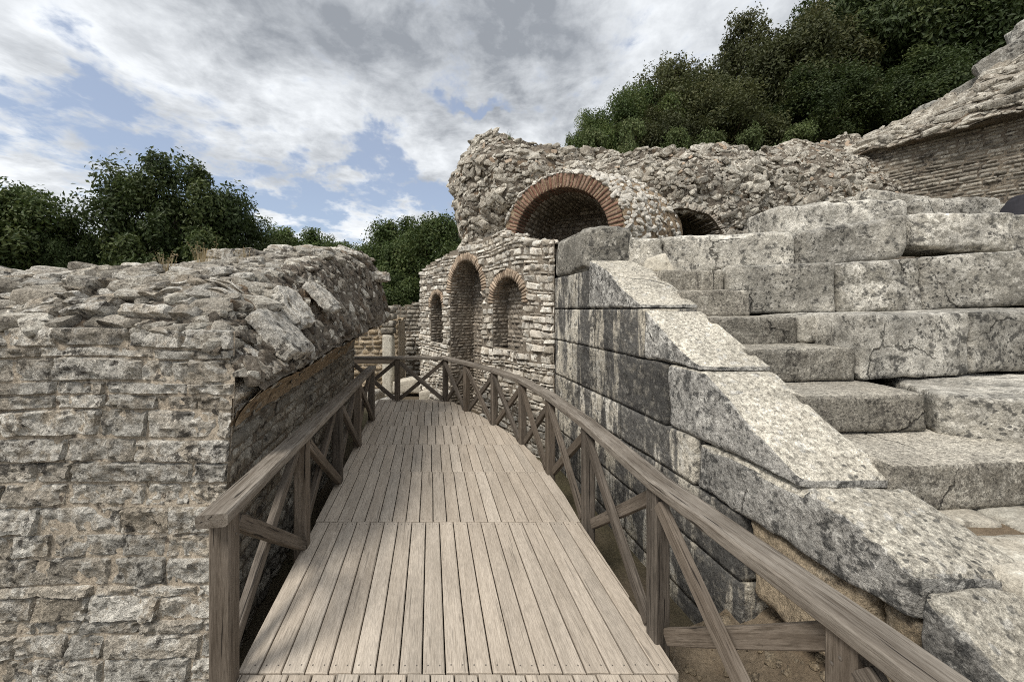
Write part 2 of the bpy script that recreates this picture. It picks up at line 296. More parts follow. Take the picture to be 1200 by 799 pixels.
class MB:
    """collects vertices and faces of ONE mesh"""
    def __init__(s): s.V = []; s.Q = []; s.T = []; s.R = []; s.G = []; s.n = 0
    def add(s, V, quads=None, tris=None, rnd=None, guv=None, mat=0):
        V = np.asarray(V, float).reshape(-1, 3); n = len(V)
        s.V.append(V)
        s.R.append(np.broadcast_to(np.asarray((0.5,0.5,0.5) if rnd is None else rnd, float), (n, 3)).copy())
        s.G.append(V.copy() if guv is None else np.asarray(guv, float).reshape(-1, 3))
        if quads is not None and len(quads): q = np.asarray(quads, int)+s.n; s.Q.append((q, np.full(len(q), mat)))
        if tris is not None and len(tris): q = np.asarray(tris, int)+s.n; s.T.append((q, np.full(len(q), mat)))
        s.n += n
    def build(s, name, mats, parent=None, smooth=True, origin=None, sharp=None):
        V = np.concatenate(s.V); R = np.concatenate(s.R); G = np.concatenate(s.G)
        o = np.array(parent.location) if parent is not None else np.array(origin if origin is not None else (0, 0, 0))
        if parent is not None and parent.parent is not None: o = o+np.array(parent.parent.location)
        me = bpy.data.meshes.new(name)
        me.vertices.add(len(V)); me.vertices.foreach_set('co', (V-o).astype(np.float32).ravel())
        Q = np.concatenate([q for q, _ in s.Q]) if s.Q else np.zeros((0, 4), int); T = np.concatenate([q for q, _ in s.T]) if s.T else np.zeros((0, 3), int)
        mi = np.concatenate([m for _, m in s.Q]+[m for _, m in s.T]) if (s.Q or s.T) else np.zeros(0, int)
        nl = 4*len(Q)+3*len(T); me.loops.add(nl); me.loops.foreach_set('vertex_index', np.concatenate([Q.ravel(), T.ravel()]).astype(np.int32))
        me.polygons.add(len(Q)+len(T))
        me.polygons.foreach_set('loop_start', np.concatenate([np.arange(len(Q))*4, 4*len(Q)+np.arange(len(T))*3]).astype(np.int32))
        me.polygons.foreach_set('material_index', mi.astype(np.int32))
        me.polygons.foreach_set('use_smooth', np.full(len(mi), smooth))
        a = me.attributes.new('rnd', 'FLOAT_VECTOR', 'POINT'); a.data.foreach_set('vector', R.astype(np.float32).ravel())
        a = me.attributes.new('guv', 'FLOAT_VECTOR', 'POINT'); a.data.foreach_set('vector', G.astype(np.float32).ravel())
        for m in (mats if isinstance(mats, (list, tuple)) else [mats]): me.materials.append(MAT[m])
        me.update(); me.validate()
        if sharp: me.set_sharp_from_angle(angle=math.radians(sharp))
        ob = bpy.data.objects.new(name, me); col.objects.link(ob)
        if parent is not None: ob.parent = parent
        else: ob.location = tuple(o)
        return ob

def thing(name, loc, label, cat, group=None):
    o = bpy.data.objects.new(name, None); col.objects.link(o); o.location = loc; o.empty_display_size = 0.1
    o['label'] = label; o['category'] = cat
    if group: o['group'] = group
    return o
def tag(o, label=None, cat=None, group=None, kind=None):
    if label: o['label'] = label
    if cat: o['category'] = cat
    if group: o['group'] = group
    if kind: o['kind'] = kind
    return o

def gridq(n, m, off=0):
    i = np.arange(n-1)[:, None]*m+np.arange(m-1)[None]; i = i.ravel()
    return np.stack([i, i+1, i+m+1, i+m], 1)+off

def masonry(mb, f, u0, u1, v0, v1, ch=(0.1,0.16), ln=(0.2,0.5), D=(0.01,0.035), gap=0.012, nx=8, ny=6, pw=5, rough=0.012, jit=0.1, seed=1,
            clip=None, push=None, mat=0, wav=0.015, thin=0.0, keep=1.0, hf=26):
    """courses of separate rough stones on the surface f(u, v) -> (P, N); clip(u,v)->True keeps a stone, push moves vertices out of openings"""
    rs = np.random.RandomState(seed); C = []; v = v0
    while v < v1-0.01:
        h = rs.uniform(*ch)
        if rs.rand() < thin: h *= 0.5
        if v+h > v1-ch[0]*0.4: h = v1-v
        u = u0-rs.uniform(0, ln[1]*0.8)
        while u < u1:
            l = rs.uniform(*ln)*(1.0 if rs.rand() > 0.25 else 0.55)
            a, b = max(u, u0), min(u+l, u1)
            if b-a > 0.03 and rs.rand() < keep:
                C.append(((a+b)/2, v+h/2, (b-a)/2, h/2))
            u += l
        v += h
    C = np.array(C)
    if clip is not None: C = C[clip(C[:, 0], C[:, 1])]
    n = len(C)
    a = np.linspace(-1, 1, nx); b = np.linspace(-1, 1, ny)
    a = np.sign(a)*np.abs(a)**0.75; b = np.sign(b)*np.abs(b)**0.75
    A, B = np.meshgrid(a, b, indexing='ij'); A = A.ravel(); B = B.ravel(); m = len(A)
    hw = np.maximum(C[:, 2]-gap/2, 0.01)[:, None]; hh = np.maximum(C[:, 3]-gap/2, 0.008)[:, None]
    J = rs.uniform(-1, 1, (n, 4, 2))*jit
    w4 = np.stack([(1-A)*(1-B), (1+A)*(1-B), (1-A)*(1+B), (1+A)*(1+B)], 1)/4
    ju = np.einsum('mk,nk->nm', w4, J[:, :, 0])*np.minimum(hw, hh)*2.0; jv = np.einsum('mk,nk->nm', w4, J[:, :, 1])*hh*1.3
    U = C[:, 0:1]+A[None]*hw+ju; V = C[:, 1:2]+B[None]*hh+jv
    V = V+wav*fbm(np.stack([U*1.2, V*2.0, U*0+seed], -1), 1.0, 2, seed)
    if push is not None: U, V = push(U, V)
    P, N = f(U, V)
    prof = (1-np.abs(A)**pw)**(1/pw)*(1-np.abs(B)**pw)**(1/pw)
    dep = rs.uniform(D[0], D[1], (n, 1))*prof[None]
    tilt = (A[None]*rs.uniform(-1, 1, (n, 1))+B[None]*rs.uniform(-1, 1, (n, 1)))*0.35*dep
    off = rs.uniform(0, 50, (n, 1, 1))
    ns = fbm(P+off, hf*0.28, 3, seed+5)*rough*1.6+fbm(P+off, hf, 2, seed+9)*rough*0.8
    P = P+N*((dep+tilt)+(ns*prof[None]) - 0.004)[..., None]
    rnd = np.repeat(rs.rand(n, 3), m, 0)
    q = gridq(nx, ny); Q = (q[None]+(np.arange(n)*m)[:, None, None]).reshape(-1, 4)
    mb.add(P.reshape(-1, 3), Q, rnd=rnd, mat=mat)

def sheet(mb, f, u0, u1, v0, v1, res=0.05, amp=0.01, seed=3, mat=0, drop=None, push=None, ns=8.0):
    nu = max(2, int((u1-u0)/res)+1); nv = max(2, int((v1-v0)/res)+1)
    U, V = np.meshgrid(np.linspace(u0, u1, nu), np.linspace(v0, v1, nv), indexing='ij')
    q = gridq(nu, nv)
    if drop is not None:
        d = drop(U, V).ravel(); q = q[~d[q].all(1)]
    if push is not None: U, V = push(U, V)
    P, N = f(U, V); P = P+N*(fbm(P, ns, 4, seed)*amp)[..., None]
    mb.add(P.reshape(-1, 3), q, mat=mat)

_cube = {}
def cube_grid(nx, ny, nz):
    k = (nx, ny, nz)
    if k not in _cube:
        V = []; F = []; n = 0
        def face(ax, s, a, b, na, nb):
            nonlocal n
            A, B = np.meshgrid(np.linspace(-1, 1, na+1), np.linspace(-1, 1, nb+1), indexing='ij')
            P = np.zeros(A.shape+(3,)); P[..., ax] = s; P[..., a] = A; P[..., b] = B
            q = gridq(na+1, nb+1, n)
            if s < 0: q = q[:, ::-1]
            V.append(P.reshape(-1, 3)); F.append(q); n += P.shape[0]*P.shape[1]
        for s in (-1, 1): face(0, s, 1, 2, ny, nz); face(1, s, 2, 0, nz, nx); face(2, s, 0, 1, nx, ny)
        V = np.concatenate(V); F = np.concatenate(F)
        key = np.round(V*1e5).astype(int); _, idx, inv = np.unique(key, axis=0, return_index=True, return_inverse=True)
        _cube[k] = (V[idx], inv.ravel()[F])
    return _cube[k]
def block(mb, C8, r=0.02, res=0.04, amp=0.006, seed=0, top=None, rnd=None, mat=0, ns=5.0, big=0.0, wear=0.0, maxn=60, guv=None, sink=0.0):
    """rounded, weathered hexahedron; C8[i+2j+4k] = corner at x=i, y=j, z=k; top(x, y) reshapes its upper side"""
    C8 = np.asarray(C8, float)
    L = [np.linalg.norm(C8[1]-C8[0]+C8[5]-C8[4])/2, np.linalg.norm(C8[2]-C8[0]+C8[6]-C8[4])/2, np.linalg.norm(C8[4]-C8[0]+C8[7]-C8[3])/2]
    nd = [int(min(maxn, max(2, round(l/res)))) for l in L]
    V, F = cube_grid(*nd); s = np.maximum(np.array(L)/2, 1e-3)
    p = V*s; rr = np.minimum(r, s*0.8)
    q = np.clip(p, -(s-rr), s-rr); d = p-q; dn = np.linalg.norm(d/rr, axis=1, keepdims=True)
    inner = np.maximum(dn, 1e-9); p = q+d/inner*np.where(dn > 0, 1, 0)
    c = (p/s+1)/2
    W = np.zeros((len(c), 3))
    for i in (0, 1):
        for j in (0, 1):
            for k in (0, 1):
                wgt = (c[:, 0] if i else 1-c[:, 0])*(c[:, 1] if j else 1-c[:, 1])*(c[:, 2] if k else 1-c[:, 2])
                W += wgt[:, None]*C8[i+2*j+4*k]
    if top is not None:
        z0 = C8[:4, 2].mean(); z1 = C8[4:, 2].mean()
        W[:, 2] = z0+(W[:, 2]-z0)/(z1-z0)*(np.maximum(top(W[:, 0], W[:, 1]), z0+0.03)-z0)
    cen = W.mean(0)
    if big: W = W+v3n(W+seed*3.7, 1.6, 2, seed+3)*big
    edge = (np.abs(V) > 0.999).sum(1) >= 2
    W = W+v3n(W+seed*1.3, ns, 3, seed)*amp+v3n(W+seed, ns*4, 2, seed+7)*amp*0.4
    if wear:
        nearedge = np.sort(np.abs(p)/s, axis=1)[:, 1]
        k = sst(nearedge, 0.7, 1.0)*np.clip(0.4+fbm(W+seed, 3.5, 3, seed+11)*1.6, 0, 1.3)*wear
        W = W+nrm(cen-W)*k[:, None]
    if rnd is None: rnd = np.random.RandomState(seed+100).rand(3)
    mb.add(W, F, rnd=rnd, mat=mat)
def hexa(x0, x1, y0, y1, z0, z1):
    return [(x, y, z) for z in (z0, z1) for y in (y0, y1) for x in (x0, x1)]

def ico(sub):
    import bmesh
    bm = bmesh.new(); bmesh.ops.create_icosphere(bm, subdivisions=sub, radius=1.0)
    V = np.array([v.co[:] for v in bm.verts]); F = np.array([[v.index for v in f.verts] for f in bm.faces]); bm.free(); return V, F
ICO = {1: ico(1), 2: ico(2), 3: ico(3)}
def _boxt(n, pw=5.0):
    V, F = cube_grid(n, n, n); V = V/(np.abs(V)**pw).sum(1, keepdims=True)**(1/pw); return V, F
BOXT = {2: _boxt(3), 3: _boxt(6)}
def rocks(mb, P, N, size, sub=2, flat=(0.45, 0.8), long=(1.0, 1.7), sink=0.25, seed=0, mat=0, align=None, planes=7, cut=(0.45, 0.8), rnds=None, bumpy=0.12, box=False):
    """angular stones set on a surface; align = preferred direction of each one's long side"""
    rs = np.random.RandomState(seed); n = len(P); V, F = (BOXT if box else ICO)[sub]; m = len(V)
    Z = nrm(N+rs.normal(0, 0.22, (n, 3)))
    A = rs.normal(size=(n, 3)) if align is None else np.broadcast_to(align, (n, 3))+rs.normal(0, 0.35, (n, 3))
    X = nrm(A-(A*Z).sum(1, keepdims=True)*Z); Y = np.cross(Z, X)
    pts = np.repeat(V[None], n, 0)
    for k in range(planes):
        pn = nrm(rs.normal(size=(n, 3))); c = rs.uniform(cut[0], cut[1], n)
        d = np.einsum('nmk,nk->nm', pts, pn)-c[:, None]; pts = pts-np.maximum(d, 0)[..., None]*pn[:, None]
    pts = pts*(1+bumpy*fbm(pts*1.0+rs.uniform(0, 90, (n, 1, 3)), 2.2, 2, seed)[..., None])
    s = np.asarray(size)[:, None]
    sx = s*rs.uniform(*long, (n, 1)); sy = s; sz = s*rs.uniform(*flat, (n, 1))
    W = P[:, None]+pts[..., 0:1]*(X*sx)[:, None]+pts[..., 1:2]*(Y*sy)[:, None]+pts[..., 2:3]*(Z*sz)[:, None]+(Z*sz*(0.5-sink))[:, None]*0.8
    rnd = np.repeat(rs.rand(n, 3) if rnds is None else rnds, m, 0)
    T = (F[None]+(np.arange(n)*m)[:, None, None]).reshape(-1, F.shape[1])
    if box: mb.add(W.reshape(-1, 3), T, rnd=rnd, mat=mat)
    else: mb.add(W.reshape(-1, 3), tris=T, rnd=rnd, mat=mat)

def num_normal(f, U, V, flip=1.0, e=0.02):
    P = f(U, V); du = f(U+e, V)-f(U-e, V); dv = f(U, V+e)-f(U, V-e)
    return P, nrm(np.cross(du, dv))*flip

def planef(o, udir, vdir, n, batter=0.0):
    o, udir, vdir, n = map(lambda a: np.array(a, float), (o, udir, vdir, n))
    def f(U, V):
        P = o+U[..., None]*udir+V[..., None]*vdir-(V*batter)[..., None]*n
        return P, np.broadcast_to(n, P.shape)
    return f

# ------------------------------------------------------------------ the setting: ground sheet, hillside, pavement
rng = np.random.RandomState(5)
def ground_h(x, y):
    h = -0.42+0.05*fbm(np.stack([x, y, x*0], -1), 0.9, 4, 2)
    h = h-0.25*np.exp(-((x+0.2+0.2*y)/0.9)**2)*sst(7.2-y, 0, 1)
    far = sst(np.hypot(x, y-4), 12, 60)*1.4+sst(np.hypot(x, y), 60, 500)*2.0
    return h+far
def graded(a, b, c, n1, n2):   # dense in the middle, coarse outside
    return np.unique(np.concatenate([-np.geomspace(-b if b < 0 else 1, -a, n2)[::-1] if False else np.linspace(a, b, n2), np.linspace(b, c, n1)]))
gx = np.unique(np.concatenate([-np.geomspace(12, 900, 30), np.linspace(-12, 12, 200), np.geomspace(12, 900, 30)]))
gy = np.unique(np.concatenate([-np.geomspace(6, 900, 26), np.linspace(-6, 16, 180), np.geomspace(16, 900, 34)]))
X, Y = np.meshgrid(gx, gy, indexing='ij'); mb = MB()
mb.add(np.stack([X, Y, ground_h(X, Y)], -1), gridq(len(gx), len(gy)))
tag(mb.build('ground', ['ground']), kind='structure')

WX = lambda y: 1.8-0.25*y            # the line of the ashlar wall's face
def hill_h(x, y):
    h = 0.40+np.clip((y-1.9)*0.60, 0, 1.75)
    h = np.where(y > 6.6, h+sst(y, 8.3, 10.2)*2.4, h)-sst(y, 6.0, 6.8)*0.8*(1-sst(y, 8.3, 10.2))*(1-sst(x, 3.5, 5.5))
    h = h+sst(x, 7.0, 11.0)*sst(y, 5.5, 9.5)*1.2
    h = h+np.clip(y-9, 0, 60)*0.22*sst(x, -1.5, 5)
    drop = sst(x, -1.4, 0.3)
    h = np.where(y > 8.2, -0.6+(h+0.6)*drop, h)
    return h+0.06*fbm(np.stack([x, y, x*0], -1), 1.3, 4, 8)
ys = np.unique(np.concatenate([np.linspace(-4, 14, 130), np.geomspace(14, 90, 40)])); us = np.unique(np.concatenate([np.linspace(0, 12, 110), np.geomspace(12, 80, 25)]))
Y, U = np.meshgrid(ys, us, indexing='ij'); X0 = np.where(Y < 4.9, WX(Y)+0.40, np.maximum(0.95-(Y-4.9)*0.62, -1.7)); X = X0+U
mb = MB(); mb.add(np.stack([X, Y, hill_h(X, Y)], -1), gridq(len(ys), len(us))[:, ::-1])
tag(mb.build('hillside', ['hill']), kind='structure')

mb = MB(); k = 0                     # flagstones of the paved floor below the steps
for j, (y0, y1) in enumerate(((-3.2, -2.3), (-2.3, -1.4), (-1.4, -0.6), (-0.6, 0.1), (0.1, 0.75), (0.75, 1.28), (1.28, 1.62), (1.62, 2.02))):
    xa = 2.26-0.25*(y0+y1)/2-0.12; rs = np.random.RandomState(40+j)
    while xa < 7.5:
        l = rs.uniform(0.45, 0.95); g = 0.02
        C = np.array(hexa(xa+g, xa+l-g, y0+g, y1-g, 0.50, 0.655+rs.uniform(-0.008, 0.008)))
        C[:, :2] += np.tile(rs.uniform(-0.03, 0.03, (4, 2)), (2, 1))
        block(mb, C, r=0.02, res=0.05, amp=0.007, seed=k, wear=0.02, rnd=rs.rand(3)); xa += l; k += 1
f = planef((0, 0, 0.635), (1, 0, 0), (0, 1, 0), (0, 0, 1)); sheet(mb, f, 1.9, 7.5, -3.2, 2.0, 0.08, 0.012, mat=1)
tag(mb.build('pavement', ['flag', 'soil']), kind='structure')

# ------------------------------------------------------------------ the ruined wall on the left, with the stump of its vault
EXEC_LEFT = True
lw = thing('ruined_wall', (-2.4, 3.0, -0.4), 'rough grey stone wall on the left of the walkway, its broken vault stump leaning over the railing', 'wall')
XS = lambda y: -1.53-0.265*(y-2.05)               # foot of its side face at z = 0.83
def f_front(U, V):                                 # U runs left from the corner, V = height
    P = np.stack([-1.53-U-np.maximum(0.83-V, -0.25)*0.075, 2.05-0.03*U+0.0*V, V], -1)
    P[..., 1] += 0.02*fbm(P, 1.2, 2, 4)
    return P, np.broadcast_to(np.array([0.03, -1, 0.0]), P.shape)
def f_side(U, V):                                  # U runs away from the camera
    y = 2.05+U; P = np.stack([XS(y)-np.maximum(0.83-V, -0.25)*0.075, y, V], -1)
    P[..., 0] += 0.02*fbm(P, 1.2, 2, 9)
    return P, np.broadcast_to(nrm(np.array([1, 0.265, 0.0])), P.shape)
XE = lambda y: -1.37-0.112*(y-2.05)               # free edge of the vault stump
ZE = lambda y: 1.15+0.10*(y-2.05)
def left_top(x, y):
    top = 1.86+0.50*sst(x, -3.7, -2.5)*sst(y, 2.5, 5.0)-0.25*sst(y, 6.0, 6.8)
    side = ZE(y)+(XE(y)-x)*(1.25+0.55*(y-2.05))
    frnt = 1.47+(y-2.05)*0.85+0.05*sst(-x, 1.9, 3.0)
    k = 0.10
    h = -k*np.log(np.exp(-top/k)+np.exp(-side/k)+np.exp(-frnt/k))
    return h+0.055*fbm(np.stack([x, y, x*0], -1), 2.3, 4, 6)
mb = MB()
clipF = lambda U, V: (U > -0.0+np.clip(V-1.25, 0, 1)*0.55) | (V < 1.25)
masonry(mb, f_front, 0.0, 5.2, -0.75, 1.50, ch=(0.105, 0.165), ln=(0.24, 0.66), D=(0.012, 0.030), gap=0.008, nx=28, ny=12, pw=14, rough=0.018, jit=0.08, seed=11, clip=clipF, thin=0.30, wav=0.02, hf=44)
sheet(mb, f_front, 0.0, 5.3, -0.8, 1.48, 0.035, 0.012, mat=1, ns=14)
sheet(mb, lambda U, V: (f_front(U, V)[0]+np.array([0, 0.002, 0]), f_front(U, V)[1]), 0.0, 5.3, -0.8, 1.46, 0.018, 0.014, mat=1, ns=4.5, seed=19)
mb.build('front_face', ['wallstone', 'mortar'], lw, sharp=32)
mb = MB()
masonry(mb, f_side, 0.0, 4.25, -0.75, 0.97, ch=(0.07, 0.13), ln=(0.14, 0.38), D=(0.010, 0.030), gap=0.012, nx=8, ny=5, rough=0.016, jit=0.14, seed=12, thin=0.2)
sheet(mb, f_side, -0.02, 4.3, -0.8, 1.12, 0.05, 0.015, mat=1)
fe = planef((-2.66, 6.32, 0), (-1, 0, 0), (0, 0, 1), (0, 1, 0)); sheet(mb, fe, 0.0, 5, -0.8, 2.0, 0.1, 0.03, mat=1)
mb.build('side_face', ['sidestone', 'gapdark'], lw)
def f_soff(U, V):                                  # V 0..1 from the springing to the free edge
    y = 2.02+U; xs = XS(y)+0.02; ze = ZE(y); xe = XE(y)
    P = np.stack([xs+(xe-xs)*V**1.35, y, 0.97+(ze-0.97)*V**0.80], -1); return P
def f_soffn(U, V):
    P, N = num_normal(f_soff, U, np.clip(V, 0.03, 0.97), 1.0); P = f_soff(U, np.clip(V, 0, 1)); return P, N*np.where(N[..., 2:3] > 0, -1, 1)
mb = MB()
sheet(mb, f_soffn, 0.0, 3.45, 0.0, 1.0, 0.03, 0.03, mat=0, ns=11)
sheet(mb, f_soffn, 0.0, 3.45, 0.0, 1.0, 0.028, 0.022, mat=0, ns=4, seed=8)
rs = np.random.RandomState(3); n = 260; U = rs.uniform(0.02, 3.4, n); V = rs.uniform(0, 1, n)
P, N = f_soffn(U, V); rocks(mb, P[:110], N[:110], rs.uniform(0.012, 0.028, 110), sub=2, sink=0.75, seed=4, mat=1, align=nrm(np.array([-0.15, 1, 0.2])), long=(1.3, 3.0), flat=(0.3, 0.5))
# broken end of the vault, facing away
Yg, = (np.linspace(0, 1, 14),); A, B = np.meshgrid(Yg, Yg, indexing='ij')
xa = XS(5.45)+(XE(5.45)-XS(5.45))*A; zl = 1.05+(ZE(5.45)-1.05)*A**0.6; zh = left_top(xa, xa*0+5.45)
Pe = np.stack([xa, 5.45+0.05*fbm(np.stack([xa, B*2, xa*0], -1), 6, 3, 1), zl+(zh-zl)*B], -1); mb.add(Pe, gridq(14, 14)[:, ::-1])
mb.build('vault_soffit', ['soffit', 'sidestone'], lw)
# ragged upper part: a rubble surface covered with stones lying in broken courses
mb = MB()
yy = np.linspace(2.06, 6.4, 100); tt = np.linspace(0, 1, 150)
Yg, Tg = np.meshgrid(yy, tt, indexing='ij')
def xr(y): return np.where(y < 5.45, XE(y), XS(y)+0.0*y)
Xg = xr(Yg)-Tg**1.6*4.6
Zg = left_top(Xg, Yg); P = np.stack([Xg, Yg, Zg], -1)+v3n(np.stack([Xg, Yg, Zg], -1), 7, 4, 5)*0.035
mb.add(P, gridq(len(yy), len(tt))[:, ::-1], mat=1)
rs = np.random.RandomState(21)
def lt_normal(x, y):
    e = 0.04; gx_ = (left_top(x+e, y)-left_top(x-e, y))/(2*e); gy_ = (left_top(x, y+e)-left_top(x, y-e))/(2*e)
    return nrm(np.stack([-gx_, -gy_, np.ones_like(x)], -1))
n = 3400; y = 2.06+rs.rand(n)**1.5*4.3; x = xr(y)-0.02-rs.rand(n)**1.5*4.2
P = np.stack([x, y, left_top(x, y)], -1); N = lt_normal(x, y); N2 = nrm(N*np.array([0.45, 0.45, 1.0])+np.array([0, 0, 0.35]))
steep = sst(x, xr(y)-0.42, xr(y)-0.15)
sz = np.clip(0.030*np.exp(rs.normal(0, 0.5, n)), 0.012, 0.09)*np.where(steep > 0.5, 0.62, 1.0)
st_ = steep > 0.5
sel = np.where(~st_)[0]; sel = sel[:1700]
rocks(mb, P[sel], N2[sel], sz[sel]*0.95, sub=2, sink=0.25, seed=22, mat=0, align=np.array([1.0, 0.15, 0.0]), long=(1.1, 2.4), flat=(0.40, 0.75), cut=(0.75, 1.3), box=True, planes=5)
rocks(mb, P[st_], N[st_], sz[st_], sub=2, sink=0.4, seed=23, mat=1, align=np.array([0.3, 1.0, 0.3]), long=(1.0, 2.4), flat=(0.45, 0.95), cut=(0.5, 0.95))
kk = np.where(st_)[0][::7]; rocks(mb, P[kk], N[kk], sz[kk]*1.6, sub=2, sink=0.4, seed=25, mat=0, align=np.array([0.3, 1.0, 0.3]), long=(1.0, 2.0), flat=(0.45, 0.8))
n5 = 2600; y = 2.06+rs.rand(n5)*3.6; x = xr(y)-0.03-rs.rand(n5)*0.42; P5 = np.stack([x, y, left_top(x, y)], -1); N5 = lt_normal(x, y); s5 = np.clip(0.016*np.exp(rs.normal(0, 0.5, n5)), 0.007, 0.05)
rocks(mb, P5[:1900], N5[:1900], s5[:1900], sub=2, sink=0.2, seed=123, mat=1, align=np.array([-0.5, 0.4, 0.6]), long=(1.2, 2.6), flat=(0.4, 0.8), cut=(0.6, 1.2), box=True)
rocks(mb, P5[1900:], N5[1900:], s5[1900:], sub=2, sink=0.2, seed=124, mat=0, align=np.array([-0.5, 0.4, 0.6]), long=(1.2, 2.6), flat=(0.4, 0.8), cut=(0.6, 1.2), box=True)
# larger stones along the crest and on the front slope
n = 230; y = 2.30+rs.rand(n)**1.2*3.5; x = xr(y)-0.38-rs.rand(n)*3.4
P = np.stack([x, y, left_top(x, y)], -1); N2 = nrm(lt_normal(x, y)*0.4+np.array([0, 0, 1.0]))
rocks(mb, P, N2, rs.uniform(0.035, 0.088, n), sub=3, sink=0.25, seed=24, mat=2, align=np.array([1.0, 0.1, 0.0]), long=(1.1, 2.0), flat=(0.38, 0.65), planes=6, cut=(0.8, 1.35), box=True, bumpy=0.16)
def f_up(U, V):
    y = 2.03+0.78*V; x = -1.75-U-0.0*V; P = np.stack([x, y, left_top(x, y)], -1)
    return P, np.broadcast_to(nrm(np.array([0.05, -0.75, 0.5])), P.shape)
masonry(mb, f_up, 0.0, 4.6, 0.0, 0.62, ch=(0.07, 0.13), ln=(0.10, 0.34), D=(0.03, 0.085), gap=0.02, nx=12, ny=8, pw=5, rough=0.028, jit=0.26, seed=26, mat=2, wav=0.08, keep=0.86, hf=20)
mb.build('rubble_top', ['rubble', 'rubblecore', 'wallstone'], lw, sharp=24)
# stones of the vault showing at its front, tilted like wedges
mb = MB()
def tilted(cx, cy, cz, w_, d_, h_, ang, seed, yaw=0.0):
    c, s_ = math.cos(ang), math.sin(ang); pts = []
    for kz in (-1, 1):
        for ky in (-1, 1):
            for kx in (-1, 1):
                lx, ly, lz = kx*w_/2, ky*d_/2, kz*h_/2
                X_, Z_ = lx*c-lz*s_, lx*s_+lz*c
                xx, yy_ = X_*math.cos(yaw)-ly*math.sin(yaw), X_*math.sin(yaw)+ly*math.cos(yaw)
                pts.append((cx+xx, cy+yy_, cz+Z_))
    block(mb, pts, r=0.018, res=0.012, amp=0.026, seed=seed, wear=0.05, ns=8, maxn=30)
for i, (cx, cy, cz, w_, d_, h_, an) in enumerate(((-1.66, 2.17, 1.19, 0.34, 0.26, 0.13, -0.62), (-1.55, 2.22, 1.33, 0.36, 0.26, 0.09, -0.72), (-1.50, 2.45, 1.44, 0.38, 0.3, 0.10, -0.85),
      (-1.74, 2.16, 1.06, 0.26, 0.2, 0.11, -0.30), (-1.60, 2.13, 1.08, 0.20, 0.16, 0.12, -0.45), (-1.60, 2.75, 1.62, 0.34, 0.25, 0.09, -0.95), (-1.60, 3.2, 1.70, 0.32, 0.22, 0.08, -0.8))):
    tilted(cx, cy, cz, w_, d_, h_, an, 60+i, 0.1)
for i, (cx, cy, cz, w_, d_, h_) in enumerate(((-1.88, 5.25, 2.06, 0.34, 0.22, 0.13), (-2.12, 5.2, 2.20, 0.26, 0.2, 0.09), (-2.45, 5.0, 2.36, 0.42, 0.25, 0.10), (-2.2, 4.2, 2.02, 0.26, 0.15, 0.12), (-2.7, 4.6, 2.27, 0.30, 0.25, 0.10),
      (-2.62, 3.7, 2.13, 0.32, 0.25, 0.11), (-2.95, 3.9, 2.16, 0.30, 0.25, 0.10), (-2.1, 5.4, 2.05, 0.22, 0.2, 0.12))):
    tilted(cx, cy, cz, w_, d_, h_, 0.08*math.sin(i*3), 80+i, 0.2*math.cos(i*2))
mb.build('vault_stone', ['wallstone'], lw, sharp=30)

# dry weeds growing from the top of that wall
def blades(n, h, r, seed, lean=0.35, head=False):
    mb = MB(); rs = np.random.RandomState(seed)
    for i in range(n):
        a = rs.uniform(0, 6.28); b = np.array([math.cos(a), math.sin(a), 0])*rs.uniform(0, r); hh = h*rs.uniform(0.5, 1.0)
        d = np.array([math.cos(a), math.sin(a), 0])*lean*hh*rs.uniform(0.2, 1); s_ = np.array([-math.sin(a), math.cos(a), 0])*0.0022
        pts = [b+d*t*t+np.array([0, 0, hh*t]) for t in (0, 0.35, 0.7, 1.0)]
        V = []
        for j, p in enumerate(pts): V += [p-s_*(1-j*0.22), p+s_*(1-j*0.22)]
        mb.add(V, [[0, 1, 3, 2], [2, 3, 5, 4], [4, 5, 7, 6]], rnd=rs.rand(3))
        if head and i % 2 == 0:
            P = pts[-1][None]; rocks(mb, P, np.array([[0, 0, 1.0]]), [0.007], sub=1, seed=i, sink=0.5, rnds=rs.rand(1, 3))
    return mb
def on_left(px, d):
    x = (px-600)/440*d; return (x, d, float(left_top(np.array(x), np.array(d))))
for i, (px, d, n, h, lab) in enumerate(((193, 2.85, 40, 0.17, 'straw coloured dry grass tuft leftmost on the left wall crest'), (238, 3.05, 60, 0.20, 'fullest tuft of dry grass on the left wall, with seed heads'),
                               (288, 3.4, 34, 0.17, 'small dry grass tuft beside the flat stones of the left wall crest'))):
    t = thing('dry_grass', on_left(px, d), lab, 'dry grass', 'dry grass tufts on the left wall')
    b_ = blades(n, h, 0.07, 300+i, head=True); o = b_.build('grass_blades', ['straw'], None); o.parent = t
t = thing('dry_stalk', on_left(253, 3.1), 'single tall thin dry weed stalk standing above the left wall', 'weed')
mbk = blades(2, 0.42, 0.004, 333, lean=0.05, head=True); o = mbk.build('stem', ['straw'], None); o.parent = t

# ------------------------------------------------------------------ the arched wall
aw = thing('arched_wall', (-0.5, 6.4, -0.4), 'pale coursed stone wall with three brick edged arches behind the far railing', 'wall')
AO = np.array([0.56, 4.96, 0.0]); AU = nrm(np.array([-2.63, 3.55, 0.0])); AN = nrm(np.array([-3.55, -2.63, 0.0])); ALEN = 4.45
f_arch = planef(AO, AU, (0, 0, 1), AN)
def s_of(px):    # distance along the wall whose projection falls at px
    k = (px-600)/440; return (k*AO[1]-AO[0])/(AU[0]-k*AU[1])
ARCH = []        # (centre, radius, ring radius, springing, bottom)
for (pa, pb, top, bot, ring) in ((528, 565, 2.50, -0.6, 0.14), (577.5, 613, 2.10, 0.98, 0.13), (505, 519, 1.93, 0.90, 0.10)):
    a, b = s_of(pb), s_of(pa); r = (b-a)/2; ARCH.append(((a+b)/2, r, r+ring, top-r, bot))
